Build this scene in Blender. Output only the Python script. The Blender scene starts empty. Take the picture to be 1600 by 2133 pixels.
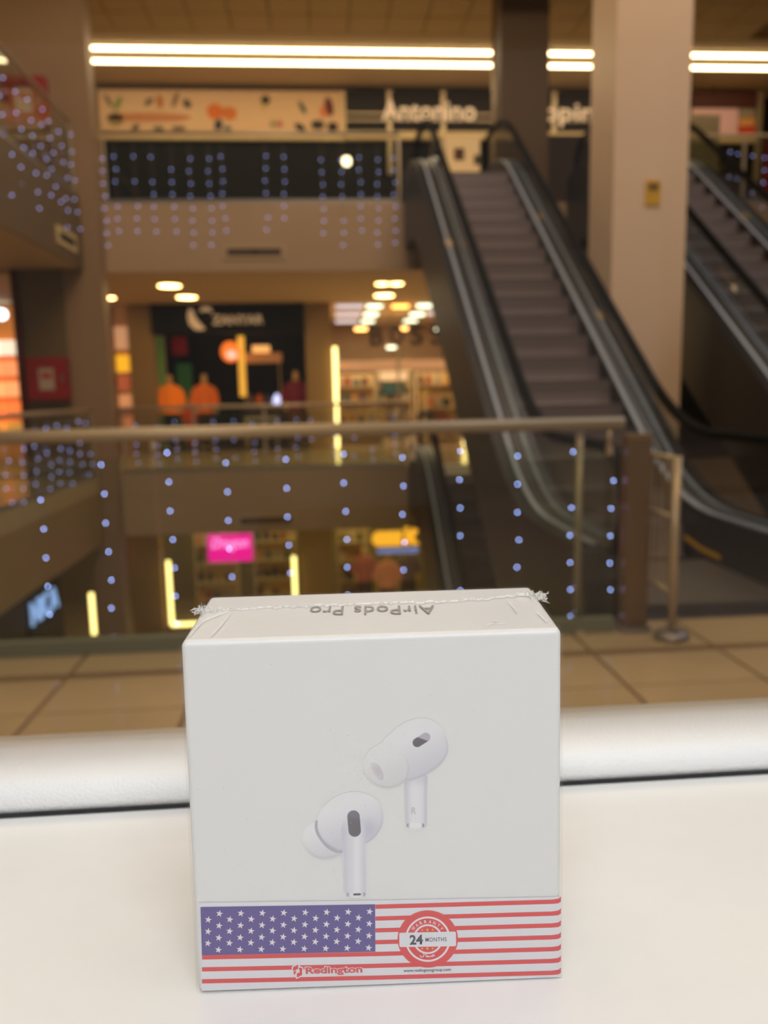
import bpy, math, random
import numpy as np
from mathutils import Matrix, Vector
random.seed(7)
PI = math.pi

# ---------------------------------------------------------------- camera
F_PX = 1650.0
HC = 1.27
PITCH, ROLL, YAW = [math.radians(a) for a in (8.5991, -1.1376, 4.3281)]
_F = Vector((math.sin(YAW)*math.cos(PITCH), math.cos(YAW)*math.cos(PITCH), -math.sin(PITCH)))
_R0 = Vector((math.cos(YAW), -math.sin(YAW), 0)); _U0 = _R0.cross(_F)
_R = _R0*math.cos(ROLL) + _U0*math.sin(ROLL)
_U = -_R0*math.sin(ROLL) + _U0*math.cos(ROLL)
CAM = Vector((0, 0, HC))
C = bpy.context.scene.collection
cd = bpy.data.cameras.new('camera'); cam = bpy.data.objects.new('camera', cd); C.objects.link(cam)
m = Matrix((( _R.x, _U.x, -_F.x, 0), (_R.y, _U.y, -_F.y, 0), (_R.z, _U.z, -_F.z, 0), (0, 0, 0, 1)))
cam.matrix_world = Matrix.Translation(CAM) @ m
cd.sensor_fit = 'HORIZONTAL'; cd.sensor_width = 36.0; cd.lens = 36.0*F_PX/1600.0
cd.clip_start = 0.01; cd.clip_end = 200
cd.dof.use_dof = True; cd.dof.focus_distance = 0.222; cd.dof.aperture_fstop = 16.5
bpy.context.scene.camera = cam

# ---------------------------------------------------------------- world, exposure, area lights
sc = bpy.context.scene
sc.view_settings.view_transform = 'Standard'; sc.view_settings.look = 'None'
sc.view_settings.gamma = 1.0; sc.view_settings.exposure = 0.0
try: sc.view_settings.use_curve_mapping = False
except Exception: pass
w = bpy.data.worlds.new('world'); sc.world = w; w.use_nodes = True
bg = w.node_tree.nodes['Background']; bg.inputs[0].default_value = (1.0, 0.72, 0.42, 1); bg.inputs[1].default_value = 0.075

def area(name, loc, rot, sx, sy, power, col, spread=None):
    l = bpy.data.lights.new(name, 'AREA'); l.shape = 'RECTANGLE'; l.size = sx; l.size_y = sy
    l.energy = power; l.color = col
    if spread: l.spread = spread
    o = bpy.data.objects.new(name, l); C.objects.link(o); o.location = loc; o.rotation_euler = rot
    return o
# the ceiling lamps of the room the camera stands in (white), over and behind the counter
area('shop_ceiling_lamp', (0.1, -1.15, 2.85), (math.radians(38), 0, 0), 1.6, 0.8, 29.0, (0.95, 0.98, 1.0))
area('shop_ceiling_lamp', (0.2, -0.05, 2.85), (0, 0, 0), 1.6, 0.35, 8.0, (0.94, 0.97, 1.0))
area('box_front_fill', (-0.2, -1.6, 1.45), (math.radians(90), 0, 0), 2.4, 1.5, 6.4, (0.92, 0.96, 1.0))  # unseen fill behind the camera, added to lift the box front
# warm lamp of the walkway ceiling in front of the shop, then added fills
area('walkway_ceiling_lamp', (0.5, 2.2, 3.2), (0, 0, 0), 7, 0.6, 50, (1.0, 0.75, 0.46))
area('atrium_fill', (0.5, 7.8, 10.5), (math.radians(8), 0, 0), 7, 4, 340, (1.0, 0.77, 0.52))  # unseen overhead fill, added to light floor, columns and escalators
area('column_fill', (2.6, 1.6, 12.0), (math.radians(50), 0, 0), 6, 0.8, 430, (1.0, 0.74, 0.52))  # unseen warm fill added to brighten the column front
area('cool_deck_fill', (8.6, 5.5, 6.6), (0, math.radians(62), 0), 3, 3, 100, (0.74, 0.84, 1.0))  # unseen cool fill added for bluish glints on the escalator decks

# ---------------------------------------------------------------- helpers
def ray(px, py):
    return _F + _R*((px-800.0)/F_PX) - _U*((py-1066.5)/F_PX)
def at(px, py, x=None, y=None, z=None):
    d = ray(px, py)
    t = (z-HC)/d.z if z is not None else (y/d.y if y is not None else x/d.x)
    return CAM + d*t
def s2l(c):
    c = c/255.0
    return c/12.92 if c <= 0.04045 else ((c+0.055)/1.055)**2.4
def rgb(r, g, b): return (s2l(r), s2l(g), s2l(b), 1.0)

def mat(name, col, rough=0.6, metal=0.0, emit=0.0, ecol=None, noise=0.0, nscale=20.0, bump=0.0, bscale=60.0, sample=True, spec=None):
    m = bpy.data.materials.new(name); m.use_nodes = True
    nt = m.node_tree; b = nt.nodes['Principled BSDF']
    b.inputs['Base Color'].default_value = col; b.inputs['Roughness'].default_value = rough
    b.inputs['Metallic'].default_value = metal
    if spec is not None: b.inputs['Specular IOR Level'].default_value = spec
    if emit > 0:
        b.inputs['Emission Color'].default_value = ecol or col; b.inputs['Emission Strength'].default_value = emit
    tc = None
    if noise > 0 or bump > 0:
        tc = nt.nodes.new('ShaderNodeTexCoord')
    if noise > 0:
        n = nt.nodes.new('ShaderNodeTexNoise'); n.inputs['Scale'].default_value = nscale; n.inputs['Detail'].default_value = 4
        nt.links.new(tc.outputs['Object'], n.inputs['Vector'])
        r = nt.nodes.new('ShaderNodeValToRGB')
        r.color_ramp.elements[0].position = 0.3; r.color_ramp.elements[1].position = 0.7
        r.color_ramp.elements[0].color = tuple(c*(1-noise) for c in col[:3]) + (1,)
        r.color_ramp.elements[1].color = tuple(min(1, c*(1+noise*0.5)) for c in col[:3]) + (1,)
        nt.links.new(n.outputs['Fac'], r.inputs['Fac']); nt.links.new(r.outputs['Color'], b.inputs['Base Color'])
    if bump > 0:
        n2 = nt.nodes.new('ShaderNodeTexNoise'); n2.inputs['Scale'].default_value = bscale; n2.inputs['Detail'].default_value = 3
        nt.links.new(tc.outputs['Object'], n2.inputs['Vector'])
        bp = nt.nodes.new('ShaderNodeBump'); bp.inputs['Strength'].default_value = bump; bp.inputs['Distance'].default_value = 0.002
        nt.links.new(n2.outputs['Fac'], bp.inputs['Height']); nt.links.new(bp.outputs['Normal'], b.inputs['Normal'])
    if not sample: m.cycles.emission_sampling = 'NONE'
    return m

def glass(name, tint=(1, 1, 1, 1), refl=0.06, rough=0.02, fres=True, graz=0.6):
    m = bpy.data.materials.new(name); m.use_nodes = True; nt = m.node_tree; nt.nodes.clear()
    out = nt.nodes.new('ShaderNodeOutputMaterial'); mx = nt.nodes.new('ShaderNodeMixShader')
    t = nt.nodes.new('ShaderNodeBsdfTransparent'); t.inputs[0].default_value = tint
    g = nt.nodes.new('ShaderNodeBsdfGlossy'); g.inputs['Roughness'].default_value = rough
    if fres:
        f = nt.nodes.new('ShaderNodeLayerWeight'); f.inputs['Blend'].default_value = 0.12
        mm = nt.nodes.new('ShaderNodeMath'); mm.operation = 'MULTIPLY_ADD'; mm.inputs[1].default_value = graz; mm.inputs[2].default_value = refl*0.4
        nt.links.new(f.outputs['Fresnel'], mm.inputs[0]); nt.links.new(mm.outputs[0], mx.inputs[0])
    else: mx.inputs[0].default_value = refl
    nt.links.new(t.outputs[0], mx.inputs[1]); nt.links.new(g.outputs[0], mx.inputs[2]); nt.links.new(mx.outputs[0], out.inputs[0])
    return m

class MB:
    def __init__(s): s.v = []; s.f = []
    def box(s, x0, x1, y0, y1, z0, z1):
        n = len(s.v)
        s.v += [(x0,y0,z0),(x1,y0,z0),(x1,y1,z0),(x0,y1,z0),(x0,y0,z1),(x1,y0,z1),(x1,y1,z1),(x0,y1,z1)]
        s.f += [tuple(n+i for i in q) for q in ((0,3,2,1),(4,5,6,7),(0,1,5,4),(1,2,6,5),(2,3,7,6),(3,0,4,7))]
        return s
    def prism(s, poly, a0, a1, axis='x'):
        # poly: list of 2D points, extruded along axis
        n = len(s.v); k = len(poly)
        def P(p, a):
            if axis == 'x': return (a, p[0], p[1])
            if axis == 'y': return (p[0], a, p[1])
            return (p[0], p[1], a)
        s.v += [P(p, a0) for p in poly] + [P(p, a1) for p in poly]
        s.f += [tuple(n+i for i in range(k)), tuple(n+k+i for i in reversed(range(k)))]
        s.f += [(n+i, n+k+i, n+k+(i+1) % k, n+(i+1) % k) for i in range(k)]
        return s
    def band(s, top, bot, x0, x1):
        # strip solid between two (Y,z) polylines of equal length, extruded in x
        for i in range(len(top)-1):
            n = len(s.v); q = [bot[i], bot[i+1], top[i+1], top[i]]
            s.v += [(x0, p[0], p[1]) for p in q] + [(x1, p[0], p[1]) for p in q]
            s.f += [(n, n+1, n+2, n+3), (n+7, n+6, n+5, n+4), (n+3, n+2, n+6, n+7), (n+1, n, n+4, n+5)]
            if i == 0: s.f.append((n, n+3, n+7, n+4))
            if i == len(top)-2: s.f.append((n+1, n+5, n+6, n+2))
        return s
    def tube(s, path, r, n=8, rx=None, close=False):
        rx = rx or r; P = [Vector(p) for p in path]; base = len(s.v); k = len(P)
        for i, p in enumerate(P):
            d = (P[(i+1) % k if close else min(i+1, k-1)] - P[(i-1) % k if close else max(i-1, 0)]).normalized()
            a = Vector((1, 0, 0)) if abs(d.x) < 0.9 else Vector((0, 1, 0))
            u = (a - d*a.dot(d)).normalized(); v = d.cross(u)
            for j in range(n):
                t = 2*PI*j/n; s.v.append(tuple(p + u*rx*math.cos(t) + v*r*math.sin(t)))
        for i in range(k if close else k-1):
            for j in range(n):
                a = base+i*n+j; b = base+i*n+(j+1) % n; i2 = (i+1) % k
                s.f.append((a, b, base+i2*n+(j+1) % n, base+i2*n+j))
        if not close:
            s.f.append(tuple(base+j for j in reversed(range(n)))); s.f.append(tuple(base+(k-1)*n+j for j in range(n)))
        return s
    def lathe(s, prof, n=12, c=(0, 0, 0)):
        base = len(s.v); k = len(prof)
        for r, z in prof:
            for j in range(n):
                t = 2*PI*j/n; s.v.append((c[0]+r*math.cos(t), c[1]+r*math.sin(t), c[2]+z))
        for i in range(k-1):
            for j in range(n):
                s.f.append((base+i*n+j, base+i*n+(j+1) % n, base+(i+1)*n+(j+1) % n, base+(i+1)*n+j))
        s.f.append(tuple(base+j for j in reversed(range(n)))); s.f.append(tuple(base+(k-1)*n+j for j in range(n)))
        return s
    def mesh(s, name, m=None, smooth=False):
        me = bpy.data.meshes.new(name); me.from_pydata(s.v, [], s.f); me.update()
        if m: me.materials.append(m)
        if smooth: me.polygons.foreach_set('use_smooth', [True]*len(me.polygons))
        return me
    def build(s, name, m, parent=None, smooth=False, bevel=0, seg=2):
        o = bpy.data.objects.new(name, s.mesh(name, m, smooth)); C.objects.link(o)
        if parent: o.parent = parent
        if bevel:
            b = o.modifiers.new('b', 'BEVEL'); b.width = bevel; b.segments = seg; b.limit_method = 'ANGLE'
        return o

def tag(o, label=None, cat=None, group=None, kind=None):
    if label: o['label'] = label
    if cat: o['category'] = cat
    if group: o['group'] = group
    if kind: o['kind'] = kind
    return o
def empty(name, loc, label, cat, group=None, rz=0):
    o = bpy.data.objects.new(name, None); C.objects.link(o); o.location = loc; o.rotation_euler = (0, 0, rz); o.empty_display_size = 0.1
    return tag(o, label, cat, group)
def inst(name, me, loc, parent=None, rot=None, scale=None):
    o = bpy.data.objects.new(name, me); C.objects.link(o); o.location = loc
    if rot: o.rotation_euler = rot
    if scale: o.scale = scale
    if parent: o.parent = parent
    return o
def copy_tree(o, parent=None):
    c = o.copy(); C.objects.link(c)
    if parent: c.parent = parent
    for ch in o.children: copy_tree(ch, c)
    return c
def B(name, m, parent, *b, bevel=0):
    return MB().box(*b).build(name, m, parent, bevel=bevel)
def struct(name, m, *b):
    return tag(B(name, m, None, *b), kind='structure')

def text_mesh(s, size, bold=0.0, extrude=0.0, shear=0.0, align='CENTER', space=1.0):
    cu = bpy.data.curves.new('t', 'FONT'); cu.body = s; cu.size = size; cu.offset = bold; cu.extrude = extrude; cu.shear = shear
    cu.align_x = align; cu.align_y = 'CENTER'; cu.space_character = space; cu.resolution_u = 3
    o = bpy.data.objects.new('t', cu); C.objects.link(o)
    dg = bpy.context.evaluated_depsgraph_get(); me = bpy.data.meshes.new_from_object(o.evaluated_get(dg))
    C.objects.unlink(o); bpy.data.objects.remove(o); return me
def text_fit(name, s, m, parent, origin, ex, ey, width, height, **k):
    """lettering scaled to width x height, centred at origin, running along ex with up ey"""
    me = text_mesh(s, 1.0, **k); vs = [v.co.copy() for v in me.vertices]
    x0 = min(v.x for v in vs); x1 = max(v.x for v in vs); y0 = min(v.y for v in vs); y1 = max(v.y for v in vs)
    sx = width/(x1-x0); sy = height/(y1-y0); ez = ex.cross(ey)
    for v in me.vertices:
        c = v.co; p = origin + ex*((c.x-(x0+x1)/2)*sx) + ey*((c.y-(y0+y1)/2)*sy) + ez*(c.z)
        v.co = p
    me.materials.clear(); me.materials.append(m); me.name = name
    o = bpy.data.objects.new(name, me); C.objects.link(o)
    if parent: o.parent = parent
    return o
WX = Vector((1, 0, 0)); WZ = Vector((0, 0, 1)); WY = Vector((0, 1, 0))

# ---------------------------------------------------------------- materials
CREAM = rgb(196, 176, 148)
M = {}
M['cream'] = mat('cream_paint', rgb(178, 150, 120), 0.55, noise=0.04, nscale=1.5)
M['olive'] = mat('ochre_cladding', rgb(158, 130, 84), 0.5, noise=0.05, nscale=1.2)
M['cream2'] = mat('shop_wall_paint', rgb(215, 215, 215), 0.7)
M['soffit'] = mat('soffit_paint', rgb(214, 192, 150), 0.7)
M['ceil'] = mat('ceiling_board', rgb(205, 185, 150), 0.8, noise=0.04, nscale=2)
M['white_col'] = mat('off_white_column_paint', rgb(236, 206, 176), 0.45)
M['tile'] = mat('polished_beige_tile', rgb(190, 168, 132), 0.16, noise=0.05, nscale=3)
M['grout'] = mat('brown_grout', rgb(120, 94, 64), 0.6)
M['dark_floor'] = mat('dark_landing_floor', rgb(54, 50, 54), 0.45, noise=0.15, nscale=8)
M['black'] = mat('black_rubber', rgb(8, 8, 9), 0.75, spec=0.15)
M['blackpanel'] = mat('black_panel', rgb(12, 9, 7), 0.6, spec=0.2)
M['dark'] = mat('dark_glazing', rgb(34, 26, 19), 0.5, spec=0.2)
M['steel'] = mat('brushed_steel', rgb(165, 160, 158), 0.38, metal=0.85)
M['steel_b'] = mat('satin_aluminium_deck', rgb(104, 102, 108), 0.35, metal=0.6)
M['bright'] = mat('painted_deck_glint', rgb(196, 208, 232), 0.3, metal=0.25)  # pale blue colour painting in the reflection along the decks
M['bronze'] = mat('brown_steel', rgb(140, 118, 92), 0.33, metal=0.75)
M['brass'] = mat('champagne_metal', rgb(196, 178, 150), 0.36, metal=0.45)
M['skirt'] = mat('dark_skirt', rgb(62, 56, 56), 0.4, metal=0.3)
M['tread'] = mat('step_tread', rgb(92, 84, 88), 0.5, metal=0.3)
M['riser'] = mat('step_riser', rgb(132, 121, 124), 0.5, metal=0.2)
M['truss'] = mat('truss_cladding', rgb(42, 41, 46), 0.45, metal=0.3)
M['yellow'] = mat('yellow_paint', rgb(220, 170, 30), 0.5)
M['red'] = mat('red_enamel', rgb(150, 22, 18), 0.4)
M['redpipe'] = mat('red_pipe_paint', rgb(96, 26, 20), 0.5)
M['railglass'] = glass('balustrade_glass', (0.90, 0.93, 0.88, 1), 0.08, graz=0.4)
M['shopglass'] = glass('shop_glass', (0.97, 0.98, 0.97, 1), 0.03)
M['escglass'] = glass('escalator_glass', (0.80, 0.82, 0.79, 1), 0.05, graz=0.15)
M['strip'] = mat('strip_lamp', (1, .8, .5, 1), emit=11, ecol=(1.0, 0.74, 0.42, 1))
M['down'] = mat('downlight_lens', (1, .8, .5, 1), emit=14, ecol=(1.0, 0.62, 0.22, 1))
M['down2'] = mat('amber_downlight_lens', (1, .8, .5, 1), emit=5, ecol=(1.0, 0.42, 0.08, 1))
M['cool'] = mat('cool_panel_lamp', (1, 1, 1, 1), emit=3.2, ecol=(0.80, 0.92, 0.66, 1))
M['blueish'] = mat('cool_strip_lamp', (1, 1, 1, 1), emit=1.1, ecol=(0.62, 0.62, 0.74, 1))
M['led'] = mat('yellow_led_tube', (1, .9, .4, 1), emit=3.4, ecol=(1.0, 0.76, 0.27, 1))
M['bulb'] = mat('fairy_bulb', (.6, .7, 1, 1), emit=19, ecol=(0.30, 0.40, 1.0, 1), sample=False)
M['bulbfar'] = mat('fairy_bulb_far', (.6, .7, 1, 1), emit=2.6, ecol=(0.36, 0.44, 1.0, 1), sample=False)
M['wire'] = mat('clear_wire', rgb(140, 128, 110), 0.5)
M['trim'] = mat('downlight_ring', rgb(210, 200, 180), 0.4)

# ================================================================ SETTING: the mall
ZU = 4.35; ZS = 3.28; ZC = 7.85; YE = 13.6; YF = 18.3; ZL = -4.35
fl = struct('floor', M['grout'], -3.65, 8.0, 0.5, 4.1, -0.30, -0.012)
xs = [-1.207 + 0.62*k for k in range(-4, 15)]; ys = [0.62, 1.31, 1.93, 2.55, 3.17, 3.65, 4.1]
for j in range(len(ys)-1):
    h = ys[j+1]-ys[j]; gy = 0.004 if j != 4 else 0.075
    me = MB().box(0.010, 0.610, 0.006, h-gy, -0.012, 0).mesh('tile', M['tile'])
    for x in xs[:-1]: inst('tile', me, (x, ys[j], 0), fl)
struct('ceiling_walkway', M['soffit'], -9, 9, 0.33, 4.1, 3.34, ZU)
struct('ceiling_shop', M['soffit'], -3.6, 4, -3.1, 0.33, 3.3, 3.4)
struct('wall_shop_back', M['cream2'], -3.6, 4, -3.1, -3.0, 0, 3.3)
struct('wall_shop_left', M['cream2'], -3.7, -3.6, -3.0, 0.3, 0, 3.3)
struct('wall_shop_right', M['cream2'], 4, 4.1, -3.0, 0.3, 0, 3.3)
slab_edge = struct('trim_1', M['soffit'], -3.65, 1.45, 4.1, 4.13, -1.07, 0.0)
# left gallery (same level and above)
struct('floor_left', M['tile'], -9, -3.65, 0.5, 13.2, -0.25, 0.0)
struct('floor_upper_left', M['soffit'], -9, -3.68, 2.5, 13.2, ZS, ZU)
struct('trim_2', mat('dark_fascia', rgb(104, 84, 54), .55), -3.68, -3.65, 2.5, 13.2, ZS, ZU)
struct('trim_3', M['olive'], -3.68, -3.65, 0.5, 13.2, -1.07, -0.25)
struct('ceiling_left_lower', M['soffit'], -9, -3.68, 0.5, 13.2, -1.12, -0.25)
# far gallery slabs: lower, middle
struct('floor_far', M['tile'], -9, 13, YE+0.05, 24, -0.12, 0.0)
struct('ceiling_lower', M['soffit'], -9, 13, YE+0.05, 24, -1.07, -0.12)
struct('trim_4', M['cream'], -9, 13, YE, YE+0.05, -1.07, 0.0)
struct('ceiling', M['soffit'], -9, 13, YE+0.05, 24, ZS, ZS+0.12)
struct('floor_upper', M['tile'], -9, 13, YE+0.05, 24, ZU-0.12, ZU)
struct('trim_5', M['cream'], -9, 13, YE, YE+0.05, ZS, ZU)
struct('floor_ground', M['tile'], -12, 13, 4, 24, ZL-0.1, ZL)
# upper ceiling with recessed-joint boards
cu = struct('ceiling_upper', M['grout'], -9, 13, 12.2, 24, ZC+0.012, ZC+0.12)
cm = MB().box(0.012, 0.688, 0.012, 0.688, 0, 0.02).mesh('ceiling_board', M['ceil'])
for i in range(18):
    for j in range(5): inst('ceiling_board', cm, (-4.2+0.7*i, 12.3+0.7*j, ZC-0.005), cu)
struct('ceiling_upper_plain', M['ceil'], -9, 13, 15.8, 24, ZC-0.01, ZC+0.012)
# far facades
struct('wall_far_upper_left', M['cream'], -9, -4.55, YF, YF+0.3, ZU, ZC-0.01)
struct('wall_far_backing_upper', M['dark'], -9, 13, YF+0.5, YF+0.6, ZU, ZC-0.01)
struct('wall_far_left', M['olive'], -5.9, -4.62, YF, YF+0.3, 0, ZS)
struct('wall_far_pier', M['olive'], -4.22, -3.68, YF, YF+0.3, 0, ZS)
struct('wall_far_pier_middle', M['olive'], -0.32, 0.27, YF, YF+0.3, 0, ZS)
struct('wall_far_right', M['olive'], 3.35, 13, YF, YF+0.3, 0, ZS)
struct('wall_far_back', mat('shop_back_wall', rgb(150, 120, 84), 0.7), -9, 13, 23.6, 23.7, -0.0, ZS)
struct('wall_side_shop_left', M['blackpanel'], -4.0, -3.92, YF+0.3, 23.6, 0, ZS)
struct('wall_side_shop_middle', M['cream'], -0.1, 0.1, YF+0.3, 23.6, 0, ZS)
struct('wall_side_shop_right', M['cream'], 3.6, 3.8, YF+0.3, 23.6, 0, ZS)
struct('wall_dark_backing', M['blackpanel'], 5.9, 13, YE+0.1, YE+0.25, 0, ZS)  # black sheet put in for the unlit depth under the right escalator
struct('wall_right_end', M['blackpanel'], 12.0, 12.2, 4.2, 24, ZL, ZC)
struct('wall_left_end', M['olive'], -9.2, -9.0, 0.5, 24, ZL, ZC)
# ground floor facade
struct('wall_ground_left', M['olive'], -4.45, -3.75, 18.0, 18.3, ZL, -1.07)
struct('wall_ground_pier', M['olive'], -0.6, 0.15, 18.0, 18.3, ZL, -1.07)
struct('wall_ground_right', M['olive'], 3.1, 13, 18.0, 18.3, ZL, -1.07)
struct('wall_ground_back', mat('lower_shop_back', rgb(150, 132, 84), 0.7), -9, 13, 21.9, 22, ZL, -1.07)
struct('wall_ground_plinth', M['grout'], -3.75, -0.6, 18.0, 18.3, ZL, -4.02)
struct('wall_ground_side', mat('dark_brown_side', rgb(58, 42, 28), 0.6), -4.35, -4.2, 7.0, 12.6, ZL, -1.12)

# light inside the shops and galleries
area('shop_lamp_left', (-2.0, 20.5, 3.1), (0, 0, 0), 2.5, 2.5, 14, (1.0, 0.72, 0.38))
area('shop_lamp_right', (1.8, 20.5, 3.15), (0, 0, 0), 3.0, 3.5, 150, (1.0, 0.80, 0.52))
area('ground_shop_lamp', (-2.2, 19.8, -1.2), (0, 0, 0), 3, 2.5, 34, (1.0, 0.82, 0.42))
area('ground_shop_lamp', (1.6, 19.8, -1.2), (0, 0, 0), 2.6, 2.5, 34, (1.0, 0.80, 0.38))
area('gallery_lamp', (0.5, 16.0, 3.2), (0, 0, 0), 9, 1.2, 66, (1.0, 0.74, 0.38))
area('gallery_lamp', (0.5, 16.0, -1.15), (0, 0, 0), 9, 1.2, 40, (1.0, 0.76, 0.42))
area('upper_gallery_lamp', (1.5, 16.2, 7.6), (0, 0, 0), 10, 1.0, 66, (1.0, 0.78, 0.46))
area('left_gallery_lamp', (-6.0, 9.5, 3.1), (0, 0, 0), 2, 5, 16, (1.0, 0.74, 0.40))

# ================================================================ COLUMNS
def thing1(name, m, label, cat, *b, bevel=0, group=None):
    return tag(B(name, m, None, *b, bevel=bevel), label, cat, group)
pier = empty('wall_pier', (-4.1, 13.3, ZL), None, None); tag(pier, kind='structure')
def sub(parent, name, m, *b, bevel=0):
    """box given in world coordinates, parented to a thing with unrotated base"""
    o = parent.location; x0, x1, y0, y1, z0, z1 = b
    return B(name, m, parent, x0-o.x, x1-o.x, y0-o.y, y1-o.y, z0-o.z, z1-o.z, bevel=bevel)
M['pierm'] = mat('brown_pier_paint', rgb(150, 122, 92), 0.5, noise=.04, nscale=1.5)
sub(pier, 'shaft', M['pierm'], -4.81, -3.40, 13.25, 13.59, -1.07, ZC-0.01)
sub(pier, 'lower_shaft', M['pierm'], -3.86, -3.40, 13.25, 13.59, ZL, -1.07)
sub(pier, 'side_strip', mat('pier_side', rgb(112, 92, 58), 0.5), -4.81, -4.0, 13.235, 13.25, 0.0, ZS)
wc = empty('column', (3.4, 8.4, ZL), 'tall off-white square column between the two up escalators', 'column')
sub(wc, 'shaft', M['white_col'], 3.085, 3.875, 8.4, 9.15, ZL, 12)
sub(wc, 'notice', M['yellow'], 3.43, 3.585, 8.385, 8.4, 3.14, 3.39)
sub(wc, 'notice_print', mat('notice_print', rgb(120, 90, 20), 0.6), 3.455, 3.56, 8.379, 8.385, 3.29, 3.36)
col2 = thing1('column', mat('dark_ochre_paint', rgb(92, 68, 38), .6), 'dark ochre column rising behind the top of the centre escalator', 'column', 3.09, 3.89, 13.66, 14.05, ZU, ZC-0.01)
pp = MB().tube([(-4.72, 13.18, 0), (-4.72, 13.18, ZS)], 0.045, 10).build('pipe', M['redpipe'], None, smooth=True)
tag(pp, 'dark red vertical pipe running up the left edge of the brown pier', 'pipe')

# fire hose cabinets
def cabinet(cx, cz, label, w=0.64, h=0.68):
    t = empty('hose_cabinet', (cx, 13.24, cz-h/2), label, 'cabinet')
    B('body', M['red'], t, -w/2, w/2, -0.18, -0.001, 0, h, bevel=0.01)
    fr = MB(); fr.box(-w/2+.03, w/2-.03, -0.195, -0.18, .03, .17).box(-w/2+.03, w/2-.03, -0.195, -0.18, h-.17, h-.03)
    fr.box(-w/2+.03, -w/2+.2, -0.195, -0.18, .17, h-.17).box(w/2-.2, w/2-.03, -0.195, -0.18, .17, h-.17)
    d = fr.build('door', M['red'], t)
    B('window', mat('cabinet_window', rgb(190, 176, 160), 0.3), d, -w/2+.2, w/2-.2, -0.187, -0.181, .17, h-.17)
    B('sign', mat('cabinet_sign', rgb(180, 60, 50), 0.5), d, -w/2+.24, w/2-.24, -0.19, -0.187, .34, h-.24)
    B('handle', M['steel'], d, w/2-.09, w/2-.06, -0.215, -0.195, h/2-.05, h/2+.05)
    return t
cabinet(-4.31, 1.58, 'red fire hose cabinet with a small window, on the pier at this floor')
cabinet(-4.31, 5.72, 'red fire hose cabinet on the pier one floor higher, upper left')

# ================================================================ railings
def railing(name, label, A, Bp, zb, posts, group=None, panel=1.3, handr=0.03):
    """glass railing between two plan points at level zb"""
    A = Vector((A[0], A[1], zb)); Bp = Vector((Bp[0], Bp[1], zb)); L = (Bp-A).length
    t = empty(name, A, label, 'railing', group, rz=math.atan2(Bp.y-A.y, Bp.x-A.x))
    MB().tube([(0, 0, 1.08), (L, 0, 1.08)], handr, 8).build('handrail', M['brass'], t, smooth=True)
    n = max(1, round(L/panel)); w = L/n
    for i in range(n):
        B('glass_panel', M['railglass'], t, i*w+.02, (i+1)*w-.02, -0.006, 0.006, 0.06, 1.0)
    for i in range(posts):
        x = .03 + (L-.06)*i/(posts-1)
        B('post', M['brass'], t, x-.02, x+.02, -.02, .02, 0, 1.05)
    B('base_channel', M['steel'], t, 0, L, -.03, .03, 0, .06)
    return t
railing('railing', 'glass railing along the opposite gallery at this floor', (-3.36, 13.63), (1.42, 13.63), 0, 5)
railing('railing', 'glass railing along the far upper gallery above the vent', (-3.36, 13.63), (1.42, 13.63), ZU, 2)
railing('railing', 'glass railing along the left gallery at this floor', (-3.69, 4.6), (-3.69, 13.15), 0, 2)
railing('railing', 'glass railing along the upper left gallery', (-3.69, 4.6), (-3.69, 13.15), ZU, 2)
railing('railing', 'glass railing of the upper gallery right of the escalators', (6.0, 13.63), (11.0, 13.63), ZU, 5)

# the near railing
nr = empty('railing', (0, 3.95, 0), 'near glass railing with champagne handrail across the walkway edge', 'railing')
MB().tube([(-3.6, 0, 1.092), (1.53, 0, 1.092)], 0.033, 14).build('handrail', M['brass'], nr, smooth=True)
for a, b in ((-3.6, -2.231), (-2.219, -0.831), (-0.819, 0.439), (0.451, 1.5)):
    B('glass_panel', M['railglass'], nr, a, b, -0.006, 0.006, 0.05, 0.98)
for x in (-2.225, -0.825, 0.445, 1.46):
    MB().tube([(x, 0, 0.98), (x, 0, 1.065)], 0.012, 8).build('rail_bracket', M['brass'], nr, smooth=True)
    MB().box(x-.012, x+.012, -.018, .018, 0.93, 0.98).build('glass_clamp', M['brass'], nr)
B('base_channel', mat('grey_green_channel', rgb(120, 122, 104), .5), nr, -3.6, 1.5, -.035, .035, 0, .075)
MB().tube([(1.315, 0.03, 0.0), (1.315, 0.03, 1.05)], 0.018, 10).build('post', M['brass'], nr, smooth=True)
MB().lathe([(0.07, 0), (0.07, 0.012), (0.03, 0.03)], 16, (1.315, 0.03, 0)).build('post_flange', M['brass'], nr, smooth=True)
np_ = empty('newel_post', (1.605, 3.95, 0), 'thick square brown steel post at the right end of the near railing', 'post')
B('post', M['bronze'], np_, -.065, .062, -.05, .05, 0.03, 1.02, bevel=0.006)
B('cap', M['bronze'], np_, -.068, .065, -.053, .053, 1.02, 1.035, bevel=0.004)
B('foot_plate', M['steel'], np_, -.08, .075, -.07, .07, 0, .03, bevel=0.003)
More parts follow.
